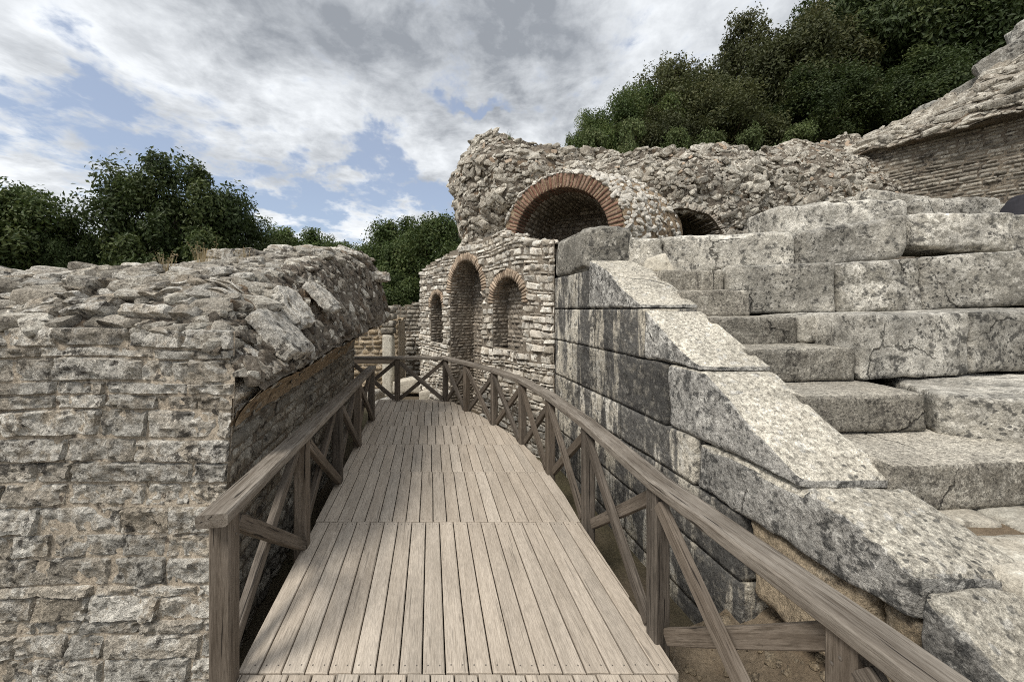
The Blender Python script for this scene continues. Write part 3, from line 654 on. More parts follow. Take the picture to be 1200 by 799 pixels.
def a_push(U, V, inner=False):
    for (uc, r, R, vs, vb) in ARCH:
        Rr = r if inner else R
        du = U-uc; dv = V-vs; dd = np.hypot(du, dv); m = (dv >= 0) & (dd < Rr); k = np.where(m, Rr/np.maximum(dd, 1e-6), 1.0)
        U2 = np.where(m, uc+du*k, U); V2 = np.where(m, vs+dv*k, V)
        m2 = (dv < 0) & (np.abs(du) < r) & (V > vb); U2 = np.where(m2, uc+np.where(du >= 0, r, -r), U2)
        U, V = U2, V2
    return U, V
def a_in(U, V, inner=False):
    res = np.zeros(np.shape(U), bool)
    for (uc, r, R, vs, vb) in ARCH:
        Rr = r if inner else R*0.97
        res |= ((V >= vs) & (np.hypot(U-uc, V-vs) < Rr)) | ((V < vs) & (V > vb) & (np.abs(U-uc) < r))
    return res
def a_top(U):
    return np.interp(U, [0, 0.35, 0.9, 1.25, 1.75, 2.4, 3.0, 3.4, 4.0, 4.45], [2.52, 2.54, 2.68, 2.84, 2.80, 2.76, 2.72, 2.66, 2.58, 2.40])
mb = MB()
masonry(mb, f_arch, 0.0, ALEN, -0.6, 2.95, ch=(0.06, 0.125), ln=(0.08, 0.34), D=(0.008, 0.042), gap=0.016, nx=9, ny=6, pw=6, rough=0.028, jit=0.26, seed=31,
        clip=lambda U, V: (~a_in(U, V)) & (V < a_top(U)), push=a_push, wav=0.07, thin=0.2)
sheet(mb, f_arch, 0.0, ALEN, -0.6, 2.86, 0.04, 0.01, mat=1, drop=lambda U, V: a_in(U, V, True) | (V > a_top(U)-0.02), push=lambda U, V: a_push(U, V, True))
f_end = planef(AO+AU*ALEN, -AN, (0, 0, 1), AU); sheet(mb, f_end, 0.0, 0.7, -0.6, 2.38, 0.08, 0.02, mat=1)
masonry(mb, f_end, 0.0, 0.7, -0.6, 2.40, ch=(0.075, 0.12), ln=(0.12, 0.3), D=(0.015, 0.04), gap=0.02, nx=6, ny=4, seed=33)
# top surface with loose capping stones
def f_atop(U, V): 
    P = AO+U[..., None]*AU-V[..., None]*AN; P[..., 2] = a_top(U)-0.02; return P, np.broadcast_to(np.array([0, 0, 1.0]), P.shape)
sheet(mb, f_atop, 0.0, ALEN, 0.0, 0.75, 0.06, 0.03, mat=1)
rs = np.random.RandomState(34); n = 170; U = rs.uniform(0.03, ALEN-0.03, n); V = rs.uniform(0.0, 0.7, n); P, N = f_atop(U, V)
rocks(mb, P, N, rs.uniform(0.035, 0.060, n), sub=2, sink=0.3, seed=35, align=AU, long=(1.2, 2.0), flat=(0.5, 0.8), box=True, cut=(0.8, 1.3))
f_ab = planef(AO-AN*0.75, AU, (0, 0, 1), -AN); sheet(mb, f_ab, 0.0, ALEN, -0.6, 2.4, 0.1, 0.02, mat=1)
mb.build('stone_courses', ['archstone', 'archmortar'], aw, sharp=30)
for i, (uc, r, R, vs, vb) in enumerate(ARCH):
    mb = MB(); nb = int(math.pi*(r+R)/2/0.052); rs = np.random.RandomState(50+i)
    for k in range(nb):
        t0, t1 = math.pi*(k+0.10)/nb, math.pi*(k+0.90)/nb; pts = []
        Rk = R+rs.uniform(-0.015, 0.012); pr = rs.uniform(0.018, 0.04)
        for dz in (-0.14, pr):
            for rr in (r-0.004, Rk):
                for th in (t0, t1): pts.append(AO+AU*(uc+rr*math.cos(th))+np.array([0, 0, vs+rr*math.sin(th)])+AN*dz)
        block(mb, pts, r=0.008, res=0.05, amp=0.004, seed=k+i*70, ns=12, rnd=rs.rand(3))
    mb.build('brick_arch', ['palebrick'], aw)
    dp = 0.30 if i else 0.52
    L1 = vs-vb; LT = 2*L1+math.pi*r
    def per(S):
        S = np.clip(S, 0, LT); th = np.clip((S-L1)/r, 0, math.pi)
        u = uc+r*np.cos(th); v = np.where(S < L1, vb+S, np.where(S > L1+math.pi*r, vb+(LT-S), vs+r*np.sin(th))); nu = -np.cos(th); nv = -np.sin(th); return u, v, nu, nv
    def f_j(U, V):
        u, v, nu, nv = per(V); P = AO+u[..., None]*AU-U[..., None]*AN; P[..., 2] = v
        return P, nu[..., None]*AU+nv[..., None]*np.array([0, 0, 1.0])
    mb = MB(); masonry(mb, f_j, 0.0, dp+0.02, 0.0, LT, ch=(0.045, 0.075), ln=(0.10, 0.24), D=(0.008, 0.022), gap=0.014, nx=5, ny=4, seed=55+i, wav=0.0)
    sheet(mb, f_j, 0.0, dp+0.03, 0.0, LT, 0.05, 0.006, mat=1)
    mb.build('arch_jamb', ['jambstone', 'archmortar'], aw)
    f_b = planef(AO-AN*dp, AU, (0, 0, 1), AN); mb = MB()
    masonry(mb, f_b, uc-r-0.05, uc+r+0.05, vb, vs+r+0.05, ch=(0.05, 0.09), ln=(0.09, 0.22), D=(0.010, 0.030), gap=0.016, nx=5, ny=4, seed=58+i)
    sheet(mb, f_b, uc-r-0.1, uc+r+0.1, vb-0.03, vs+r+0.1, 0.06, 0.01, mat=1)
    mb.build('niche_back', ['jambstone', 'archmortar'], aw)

# ------------------------------------------------------------------ great ashlar wall with its sloping coping
rw = thing('retaining_wall', (1.0, 3.2, -0.4), 'tall wall of black streaked limestone blocks right of the walkway, with sloping slabs running down beside the steps', 'wall')
def wallhex(y0, y1, z0, z1, t0=0.0, t1=0.44, g=0.004):
    y0 += g; y1 -= g; z0 += g*0.6; z1 -= g*0.6
    return [(WX(y)+t, y, z) for z in (z0, z1) for y in (y0, y1) for t in (t0, t1)]
mb = MB(); k = 0
for (z0, z1, cuts) in ((-0.75, -0.33, (2.1, 2.9, 3.9, 4.95)), (-0.33, 0.07, (2.1, 3.3, 4.2, 4.95)), (0.07, 0.45, (2.1, 3.0, 3.75, 4.95)), (0.45, 0.76, (2.45, 3.35, 4.25, 4.95)),
                       (0.76, 1.21, (2.72, 3.6, 4.4, 4.95)), (1.21, 1.61, (3.0, 3.85, 4.95)), (1.61, 2.02, (3.95, 4.95))):
    for a, b in zip(cuts[:-1], cuts[1:]):
        block(mb, wallhex(a, b, z0, z1, rng.uniform(-0.003, 0.003)), r=0.006, res=0.030, amp=0.006, seed=200+k, wear=0.010, ns=6); k += 1
mb.build('ashlar_blocks', ['ashlar'], rw)
SL = lambda y: np.interp(y, [-0.6, 0.30, 0.90, 1.18, 1.39, 1.748, 2.37, 3.0, 3.62, 3.95, 4.1], [-0.3, 0.22, 0.37, 0.48, 0.655, 0.79, 1.21, 1.61, 2.00, 2.12, 2.12])
for k, (y0, y1, z0) in enumerate(((3.02, 3.97, 1.61), (2.385, 3.0, 1.21), (1.76, 2.72, 0.76), (1.36, 2.45, 0.45), (0.90, 1.36, 0.10), (0.30, 0.90, -0.20), (-0.45, 0.30, -0.45))):
    mb = MB()
    if k == 3: topf = lambda x, y: np.minimum(SL(y), 0.758)+0.0*x
    elif k == 2: topf = lambda x, y: np.minimum(SL(y), 1.208)+0.0*x
    elif k == 1: topf = lambda x, y: np.minimum(SL(y), 1.608)+0.0*x
    else: topf = lambda x, y: SL(y)+0.0*x
    wide = 0.46 if k < 4 else 0.75
    if k == 3:   # this slab shows past the one above: rounded shoulder
        topf = lambda x, y: np.where(y > 1.74, np.minimum(SL(y), 0.757), SL(y))
    block(mb, wallhex(y0, y1, z0, z0+0.4, -0.002 if k < 3 else -0.004, wide, g=0.003), r=0.028 if k < 4 else 0.04, res=0.022, amp=0.007 if k < 3 else 0.012, seed=230+k, top=topf, wear=0.018 if k < 3 else 0.03, ns=6, maxn=70)
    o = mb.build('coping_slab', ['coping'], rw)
mb = MB(); block(mb, wallhex(3.97, 4.95, 2.02, 2.50, 0.0, 0.50), r=0.06, res=0.03, amp=0.014, seed=251, wear=0.06, ns=4)
mb.build('corner_block', ['seat'], rw)
mb = MB()
for k, (y0, y1, z0, z1, t0, m_) in enumerate(((1.52, 2.09, 0.02, 0.456, 0.03, 0), (1.0, 1.51, 0.03, 0.456, 0.05, 0), (1.62, 2.09, -0.75, -0.28, 0.16, 0), (0.2, 1.0, -0.1, 0.20, 0.25, 0))):
    block(mb, wallhex(y0, y1, z0, z1, t0, 0.5), r=0.03, res=0.03, amp=0.02, seed=260+k, wear=0.03, ns=7)
mb.build('tan_footing_block', ['tan'], rw)
# loose earth and stones in the hollow below the blocks
f = lambda U, V: (np.stack([U, V, -0.30+0.30*sst(U-WX(V), -0.35, 0.35)+0.03*fbm(np.stack([U, V, U*0], -1), 3, 4, 3)], -1))
def f_s(U, V): return num_normal(f, U, V, 1.0)
mb = MB(); sheet(mb, f_s, 0.75, 2.2, -1.0, 2.2, 0.05, 0.03)
rs = np.random.RandomState(71); n = 1100; U = rs.uniform(0.8, 1.9, n); V = rs.uniform(-0.5, 2.2, n); P, N = f_s(U, V)
rocks(mb, P, N, np.clip(0.008*np.exp(rs.normal(0, 0.7, n)), 0.004, 0.045), sub=2, sink=0.3, seed=72, mat=1)
o = mb.build('earth', ['soil', 'tan']); tag(o, kind='structure')

# ------------------------------------------------------------------ stair beside the coping and the seat rows
st = thing('stone_stair', (2.1, 2.5, 0.6), 'flight of speckled limestone steps climbing between the sloping slabs and the seat rows', 'steps')
STEPS = [(1.795, 0.878, 2.95, 0.03), (2.205, 1.109, 2.45, 0.0), (2.56, 1.341, 2.35, 0.0), (2.87, 1.548, 2.19, 0.0), (3.18, 1.766, 2.03, 0.0), (3.45, 1.965, 1.95, 0.0)]
for k, (y, z, xr_, sl) in enumerate(STEPS):
    xl = 2.21-0.25*y; mb = MB(); d_ = 0.52 if k < 5 else 0.6
    C = [(xa, y+sl*(xa-xl)+dy+(0 if dy else -0.06*(xa == xl)), zz_) for zz_ in (z-0.225, z) for dy in (0, d_) for xa in (xl, xr_)]
    block(mb, C, r=0.014, res=0.024, amp=0.006, seed=400+k, wear=0.012, ns=6)
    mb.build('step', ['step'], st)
def seat_row(label, blocks, seed, r=0.03, amp=0.012, wear=0.03, group='seat rows'):
    b0 = blocks[0]; t = thing('seat_row', (b0[0], b0[1]+0.2, b0[4]), label, 'stone seats')
    for k, (x0, y0, x1, y1, z0, z1, z0b, z1b, dep) in enumerate(blocks):
        dx, dy = x1-x0, y1-y0; L_ = math.hypot(dx, dy); nx_, ny_ = -dy/L_, dx/L_; g = 0.002
        a = np.array([x0+dx/L_*g, y0+dy/L_*g]); b = np.array([x1-dx/L_*g, y1-dy/L_*g]); n_ = np.array([nx_, ny_])*dep
        C = []
        for (za, zb) in ((z0, z0b), (z1, z1b)):
            C += [(*a, za), (*b, zb), (*(a+n_), za), (*(b+n_), zb)]
        mb = MB(); block(mb, C, r=r*0.7, res=0.026, amp=amp*0.9, seed=seed+k, wear=wear*0.8, ns=4.5, big=amp*0.9, maxn=80)
        mb.build('seat_block', ['seat'], t)
seat_row('lowest seat row, rough edged low blocks meeting the right end of the second step', [(2.46, 2.19, 2.86, 1.98, 0.86, 1.115, 0.86, 1.12, 0.78), (2.86, 1.98, 3.6, 1.70, 0.86, 1.12, 0.86, 1.14, 1.05), (3.6, 1.70, 4.6, 1.45, 0.86, 1.14, 0.86, 1.14, 1.3)], 430, amp=0.014, wear=0.03)
seat_row('second seat row up, tall pitted grey blocks with black lichen at the right edge', [(2.20, 2.88, 2.60, 2.90, 1.345, 1.555, 1.35, 1.57, 0.5), (2.38, 2.545, 3.26, 2.66, 1.112, 1.57, 1.14, 1.585, 0.75), (3.26, 2.66, 4.1, 2.78, 1.14, 1.585, 1.15, 1.61, 0.75), (4.1, 2.78, 5.3, 2.95, 1.15, 1.61, 1.15, 1.62, 0.8)], 440, amp=0.011, wear=0.025)
seat_row('third seat row up, long cracked grey blocks beginning beside the fifth step', [(1.97, 3.42, 2.92, 3.35, 1.56, 2.00, 1.57, 2.03, 0.6), (2.92, 3.35, 3.58, 3.27, 1.57, 2.03, 1.59, 2.06, 0.7), (3.58, 3.27, 4.6, 3.12, 1.59, 2.06, 1.65, 2.13, 0.8), (4.6, 3.12, 5.9, 2.95, 1.65, 2.13, 1.68, 2.15, 0.9)], 450, amp=0.013, wear=0.03)
seat_row('fourth seat row up, behind the top of the coping, one tilted block over a gap', [(0.99, 3.98, 1.62, 3.97, 1.98, 2.36, 1.98, 2.37, 0.6), (1.62, 3.97, 3.0, 3.93, 1.98, 2.38, 2.0, 2.43, 0.7), (3.0, 3.90, 4.1, 3.87, 2.00, 2.43, 2.12, 2.58, 0.7), (4.12, 3.80, 5.0, 3.72, 2.24, 2.60, 2.17, 2.58, 0.6), (5.02, 3.80, 6.3, 3.70, 2.12, 2.56, 2.15, 2.60, 0.7)], 460, amp=0.020, wear=0.05, r=0.05)
seat_row('highest seat row, big rounded weathered blocks just below the rubble slope', [(3.35, 4.72, 5.0, 4.70, 2.42, 2.92, 2.50, 3.02, 0.7), (5.0, 4.66, 6.1, 4.62, 2.45, 2.98, 2.5, 3.0, 0.6), (4.95, 5.2, 5.8, 5.15, 2.85, 3.28, 2.85, 3.18, 0.5), (6.1, 4.6, 7.4, 4.5, 2.5, 2.92, 2.5, 3.0, 0.6)], 470, amp=0.030, wear=0.07, r=0.09)
# loose wedge of tan stone on the coping
mb = MB(); block(mb, [(1.30, 3.70, 1.965), (1.58, 3.62, 1.965), (1.34, 3.9, 1.965), (1.60, 3.84, 1.965), (1.32, 3.70, 2.10), (1.50, 3.66, 2.16), (1.36, 3.88, 2.10), (1.52, 3.82, 2.17)], r=0.015, res=0.02, amp=0.008, seed=480, wear=0.015, ns=9)
o = mb.build('loose_stone', ['flag'], None, origin=(1.45, 3.76, 1.97)); tag(o, 'small pale wedge of loose stone lying at the top of the sloping coping', 'stone')
# dark object at the right edge, resting on the fourth seat row
mb = MB(); block(mb, [(5.43, 4.02, 2.55), (5.85, 4.0, 2.55), (5.43, 4.3, 2.55), (5.85, 4.3, 2.55), (5.60, 4.08, 2.86), (5.84, 4.08, 2.90), (5.60, 4.26, 2.86), (5.84, 4.26, 2.90)], r=0.05, res=0.03, amp=0.02, seed=481, wear=0.02, ns=5)
o = mb.build('bag', ['black'], None, origin=(5.5, 4.15, 2.55)); tag(o, 'black slumped cloth bag on the upper seats at the right edge', 'bag')

# ------------------------------------------------------------------ vaulted rubble ruin above
vr = thing('vault_ruin', (1.5, 7.4, 2.3), 'huge rubble concrete ruin with a red brick arch above the arched wall', 'ruin')
BASE = np.array([(-0.3, 10.5), (-0.95, 9.6), (-1.18, 8.80), (-0.98, 8.05), (-0.3, 7.62), (0.6, 7.45), (1.6, 7.42), (2.6, 7.35), (3.6, 7.35), (4.8, 7.55), (6.0, 7.95), (7.2, 8.5), (8.1, 8.75), (9.0, 9.2)])
seg = np.concatenate([[0], np.cumsum(np.linalg.norm(np.diff(BASE, axis=0), axis=1))]); SLEN = seg[-1]
TOPZ = np.array([4.6, 5.1, 5.35, 5.38, 5.30, 5.02, 4.95, 4.93, 4.92, 5.02, 5.20, 5.55, 5.75, 6.0])
BX = np.linspace(0, SLEN, 200); _bx = np.interp(BX, seg, BASE[:, 0]); _by = np.interp(BX, seg, BASE[:, 1])
ker = np.hanning(13); ker /= ker.sum()
_bx = np.convolve(np.pad(_bx, 6, mode='edge'), ker, 'valid'); _by = np.convolve(np.pad(_by, 6, mode='edge'), ker, 'valid')
tx, ty = np.gradient(_bx), np.gradient(_by); tl = np.hypot(tx, ty)+1e-9; _nx, _ny = ty/tl, -tx/tl
AX = nrm(np.array([0.45, 0.89, 0.0])); AH = np.array([AX[1], -AX[0], 0.0]); AC = np.array([0.83, 6.6, 2.88])
def f_mass(S, T):    # T: 0 foot .. 1 crest .. 1.4 rolls back over the top
    x = np.interp(S, BX, _bx); y = np.interp(S, BX, _by); nx_ = np.interp(S, BX, _nx); ny_ = np.interp(S, BX, _ny)
    top = np.interp(S, seg, TOPZ); z0 = 1.6
    t = np.clip(T, 0, 1); z = z0+(top-z0)*t
    z = z-np.clip(T-1, 0, 1)*0.3
    left = sst(4.9, 0, 1)*(1-sst(S, 3.6, 5.2))
    out = 0.10-0.45*sst(T, 0.72, 1.0)**2-np.clip(T-1, 0, 1)*3.0
    out = out+left*(0.12*np.exp(-((T-0.75)/0.22)**2)-0.10*np.exp(-((T-0.50)/0.2)**2)-0.42*np.exp(-((S-3.7)/0.8)**2-((T-0.42)/0.13)**2))
    slope = sst(S, 9.0, 11.5)*(1-sst(S, 14.5, 16.0)); out = out+slope*1.9*(1-t)**1.2
    P = np.stack([x+nx_*out, y+ny_*out, z], -1)
    n3 = v3n(P, 0.9, 4, 44, 0.55)
    P = P+n3*np.array([0.22, 0.22, 0.16])*(1-0.3*np.clip(T-1, 0, 1)[..., None])
    return P+v3n(P, 2.7, 3, 144)*0.11
def in_barrel(P):
    d = P-AC; l = d@AX; rr = np.hypot((d-l[..., None]*AX)@AH, d[..., 2]); return ((rr < 1.04) | ((d[..., 2] < 0.1) & (np.abs(d@AH) < 1.04))) & (l > -1.5) & (l < 3.2)
def in_hole(P):
    return (np.abs(P[..., 1]-7.3) < 1.6) & ((((P[..., 0]-3.20)/0.72)**2+(np.maximum(P[..., 2]-2.95, 0)/0.52)**2) < 1.0)
mb = MB()
nu, nv = 420, 150; U, V = np.meshgrid(np.linspace(0, SLEN, nu), np.linspace(0, 1.7, nv), indexing='ij')
P = f_mass(U, V); P = P+v3n(P, 5.5, 3, 45)*0.06; q = gridq(nu, nv); bad = (in_barrel(P) | in_hole(P)).ravel(); q = q[~bad[q].any(1)]
mb.add(P.reshape(-1, 3), q, mat=1)
rs = np.random.RandomState(46); n = 11500; U = rs.uniform(0.5, SLEN, n); V = rs.uniform(0.30, 1.12, n)
P, N = num_normal(f_mass, U, V, 1.0); N = N*np.where((N*np.stack([np.interp(U, BX, _nx), np.interp(U, BX, _ny), 0.5+0*U], -1)).sum(-1, keepdims=True) < 0, -1, 1)
ok = ~(in_barrel(P) | in_hole(P)); P, N = P[ok], N[ok]; n = len(P)
hol = fbm(P, 1.5, 3, 471)+0.5*fbm(P, 4.5, 2, 472)
keep_ = hol > -0.30-0.5*rs.rand(n); P, N = P[keep_], N[keep_]; n = len(P)
sz = np.clip(0.031*np.exp(rs.normal(0, 0.50, n)), 0.012, 0.13)*(1+0.35*fbm(P, 0.8, 2, 473))
hb = n//2
rocks(mb, P[:hb], N[:hb], sz[:hb], sub=2, sink=0.22, seed=47, mat=0, long=(1.0, 2.2), flat=(0.35, 0.8), align=np.array([1.0, 0.3, 0.15]), planes=7, cut=(0.4, 0.8))
rocks(mb, P[hb:], N[hb:], sz[hb:]*0.85, sub=2, sink=0.22, seed=147, mat=0, long=(1.0, 2.4), flat=(0.35, 0.8), align=np.array([1.0, 0.3, 0.15]), planes=6, cut=(0.7, 1.2), box=True)
bi = np.arange(0, n, 70); rocks(mb, P[bi], N[bi], sz[bi]*0+0.04, sub=2, sink=0.1, seed=148, mat=2, long=(1.5, 2.4), flat=(0.35, 0.5), planes=4, cut=(0.8, 1.3), box=True)
mb.build('rubble_mass', ['rubble', 'rubblecore', 'palebrick'], vr, sharp=24)
# brick arch
mb = MB(); nb = 46; rs = np.random.RandomState(48)
for k in range(nb+4):
    th0 = math.pi*(k-2+0.14)/nb; th1 = math.pi*(k-2+0.80+rs.uniform(-.08,.08))/nb; pts = []
    R_ = 1.12+rs.uniform(-0.015, 0.01)-(0.10*rs.rand() if th0 > 2.2 else 0); R0 = 0.86+rs.uniform(-0.004, 0.004); pr = rs.uniform(-0.01, 0.015)
    for dz in (pr, -0.35):
        for rr in (R0, R_):
            for th in (th0, th1): pts.append(AC+AH*rr*math.cos(th)+np.array([0, 0, rr*math.sin(th)])-AX*dz)
    block(mb, pts, r=0.008, res=0.05, amp=0.005, seed=500+k, ns=10, rnd=rs.rand(3))
A, T = np.meshgrid(np.linspace(-0.2, math.pi+0.2, 90), np.linspace(0, 1, 5), indexing='ij'); RR = 0.87+0.24*T
P = AC+(RR*np.cos(A))[..., None]*AH+(RR*np.sin(A))[..., None]*np.array([0, 0, 1.0])+0.012*AX; mb.add(P, gridq(90, 5), mat=1)
mb.build('brick_arch', ['brick', 'soffit'], vr)
# inside of the barrel and its back
def f_bar(U, V):
    th = V/0.87; P = AC+(0.87*np.cos(th))[..., None]*AH+(0.87*np.sin(th))[..., None]*np.array([0, 0, 1.0])+U[..., None]*AX
    N = -(np.cos(th)[..., None]*AH+np.sin(th)[..., None]*np.array([0, 0, 1.0])); return P, N
mb = MB(); masonry(mb, f_bar, 0.30, 1.9, -0.6, 0.87*math.pi+0.6, ch=(0.06, 0.10), ln=(0.12, 0.3), D=(0.008, 0.03), gap=0.016, nx=5, ny=4, seed=49, wav=0.0)
sheet(mb, f_bar, 0.0, 2.0, -0.7, 0.87*math.pi+0.7, 0.06, 0.015, mat=1)
f_bk = planef(AC+AX*1.5, AH, (0, 0, 1), -AX); masonry(mb, f_bk, -0.95, 0.95, -1.0, 0.95, ch=(0.06, 0.10), ln=(0.1, 0.25), D=(0.01, 0.03), nx=5, ny=4, seed=52); sheet(mb, f_bk, -0.95, 0.95, -1.0, 0.95, 0.08, 0.02, mat=1)
mb.build('vault_lining', ['jambstone', 'gapdark'], vr)
# pale stone shell over the brick arch
def f_shell(TH, W_):
    c = np.cos(TH); r2 = 1.15+0.10*np.sin(np.clip(TH, 0, math.pi/2+0.4))+np.where(c > 0, 0.50*np.abs(c)**1.3, 0.0)
    rr = 1.115+(r2-1.115)*W_; l = 0.01+0.95*W_**1.4
    z = rr*np.sin(TH); P = AC+(rr*c)[..., None]*AH+z[..., None]*np.array([0, 0, 1.0])+l[..., None]*AX; return P
U, V = np.meshgrid(np.linspace(-0.35, 3.5, 120), np.linspace(0, 1.5, 30), indexing='ij'); P = f_shell(U, V); P = P+v3n(P, 6, 3, 53)*0.03
mb = MB(); mb.add(P, gridq(120, 30), mat=1)
rs = np.random.RandomState(54); n = 1300; U = rs.uniform(-0.3, 3.4, n); V = rs.uniform(0.0, 1.4, n); P, N = num_normal(f_shell, U, V); N = N*np.where((N@(-AX*0.4+np.array([0, 0, 0.6])+AH*0.3))[:, None] < 0, -1, 1)
rocks(mb, P, N, rs.uniform(0.022, 0.060, n), sub=2, sink=0.15, seed=55, long=(1.0, 1.9), flat=(0.5, 0.9), align=AX, planes=4)
mb.build('vault_shell', ['palestone', 'soffit'], vr, sharp=24)
# second, half buried opening: lining and a thin brick arch on its right
HC = np.array([3.20, 7.0, 2.95])
def f_h(U, V):
    c, s_ = np.cos(V), np.sin(V); P = np.stack([HC[0]+0.76*c, HC[1]+U, HC[2]+0.56*s_+0.05*fbm(np.stack([U*2, c*3, s_*3], -1), 1.5, 3, 4)], -1); return P, np.stack([-c, c*0, -s_], -1)
mb = MB(); sheet(mb, f_h, 0.05, 2.6, -0.6, math.pi+0.6, 0.08, 0.03); fb_ = planef(HC+np.array([0, 2.5, 0]), (1, 0, 0), (0, 0, 1), (0, -1, 0)); sheet(mb, fb_, -0.9, 0.9, -0.8, 0.9, 0.2, 0.03)
for k in range(26):
    th0 = -0.3+1.75*(k+0.1)/26; th1 = -0.3+1.75*(k+0.85)/26; pts = []; jr = 0.05*math.sin(k*2.3)+0.03*math.sin(k*5.1)
    for dz in (0.12, -0.4):
        for rr in (1.0, 1.20):
            for th in (th0, th1): pts.append(HC+np.array([0.73*(rr+jr)*math.cos(th), 0.24-dz, 0.54*(rr+jr)*math.sin(th)]))
    block(mb, pts, r=0.006, res=0.06, amp=0.008, seed=560+k, ns=10, mat=1, rnd=np.random.RandomState(k).rand(3))
mb.build('buried_opening', ['gapdark', 'jambstone'], vr)

# ------------------------------------------------------------------ upper right wall under a rubble overhang, with large rocks on top
ur = thing('ruined_wall', (8.8, 7.4, 3.0), 'dark coursed stone wall high on the right under an overhanging rubble crust and big grey rocks', 'wall')
UO = np.array([7.85, 8.75, 0.0]); UD = nrm(np.array([0.83, -1.16, 0.0])); UN = nrm(np.array([-1.16, -0.83, 0.0]))
f_u = planef(UO, UD, (0, 0, 1), UN)
mb = MB(); masonry(mb, f_u, 0.0, 5.5, 2.9, 5.15, ch=(0.055, 0.095), ln=(0.15, 0.40), D=(0.01, 0.04), gap=0.016, nx=6, ny=4, seed=61, rough=0.016)
sheet(mb, f_u, 0.0, 5.5, 2.5, 5.3, 0.08, 0.02, mat=1); mb.build('wall_face', ['sidestone', 'gapdark'], ur)
def f_crust(S, T):
    top = 5.95+0.36*S+0.0*T
    off = 0.32+0.10*fbm(np.stack([S, S*0, S*0], -1), 0.9, 2, 2)-T*1.9
    z = 5.05+0.02*S+(top-5.05)*np.clip(T, 0, 1.0)**0.75-0.15*sst(T, 0.0, -0.15)
    P = UO+S[..., None]*UD+off[..., None]*UN; P = P.copy(); P[..., 2] = z
    P = P+v3n(P, 1.1, 4, 66)*0.20
    return P+v3n(P, 3.5, 3, 166)*0.07
U, V = np.meshgrid(np.linspace(-0.4, 5.6, 180), np.linspace(0.0, 1.5, 70), indexing='ij'); P = f_crust(U, V); mb = MB(); mb.add(P+v3n(P, 6, 3, 67)*0.04, gridq(180, 70), mat=1)
U, V = np.meshgrid(np.linspace(-0.4, 5.6, 180), np.linspace(0.0, 1.0, 8), indexing='ij'); Pa = f_crust(U, U*0); Pb = UO+U[..., None]*UD-0.05*UN; Pb = Pb+np.array([0, 0, 5.10]); mb.add(Pa+(Pb-Pa)*V[..., None], gridq(180, 8)[:, ::-1], mat=1)
rs = np.random.RandomState(68); n = 3800; U = rs.uniform(-0.35, 5.5, n); V = rs.rand(n)**0.9*1.2; P, N = num_normal(f_crust, U, V); N = N*np.where(N[:, 2:3] < 0, -1, 1)
N = nrm(N*0.6+np.array([0, 0, 0.5]))
rocks(mb, P, N, np.clip(0.050*np.exp(rs.normal(0, 0.45, n)), 0.02, 0.16), sub=2, sink=0.2, seed=69, align=UD+np.array([0, 0, 0.25]), long=(1.1, 2.3), flat=(0.35, 0.7), planes=6, cut=(0.7, 1.25), box=True)
mb.build('rubble_crust', ['rubble', 'rubblecore'], ur, sharp=24)
rs = np.random.RandomState(70)
for k, (s_, t_, L_, W__, H__) in enumerate(((2.15, 0.80, 0.9, 0.7, 0.45), (2.75, 1.02, 1.0, 0.8, 0.75), (2.95, 0.62, 0.85, 0.6, 0.50), (3.55, 0.90, 1.05, 0.8, 0.85), (3.75, 0.50, 0.9, 0.6, 0.55), (4.35, 0.80, 1.1, 0.9, 0.9), (1.55, 0.95, 0.6, 0.5, 0.30),
        (4.65, 0.42, 1.0, 0.7, 0.6), (5.15, 0.9, 1.1, 0.9, 1.0), (2.35, 1.25, 0.9, 0.8, 0.5), (1.05, 1.0, 0.45, 0.4, 0.22))):
    P = f_crust(np.array([s_]), np.array([t_]))[0]+np.array([0, 0, 0.16 if L_ > 0.8 else -0.02])+UN*0.10; e1 = nrm(UD+np.array([0, 0, 0.30+rs.uniform(-0.15, 0.2)])); e2 = nrm(-UN+np.array([0, 0, 0.15])); e3 = nrm(np.cross(e1, e2)); e3 = e3 if e3[2] > 0 else -e3
    pts = []
    for kz in (-1, 1):
        for ky in (-1, 1):
            for kx in (-1, 1): pts.append(P+e1*kx*L_*rs.uniform(0.42, 0.60)+e2*ky*W__*rs.uniform(0.4, 0.6)+e3*kz*H__*rs.uniform(0.30, 0.52))
    mb = MB(); block(mb, pts, r=0.05, res=0.05, amp=0.035, seed=700+k, wear=0.06, ns=3.5, big=0.10)
    mb.build('boulder', ['bedrock'], ur, sharp=26)

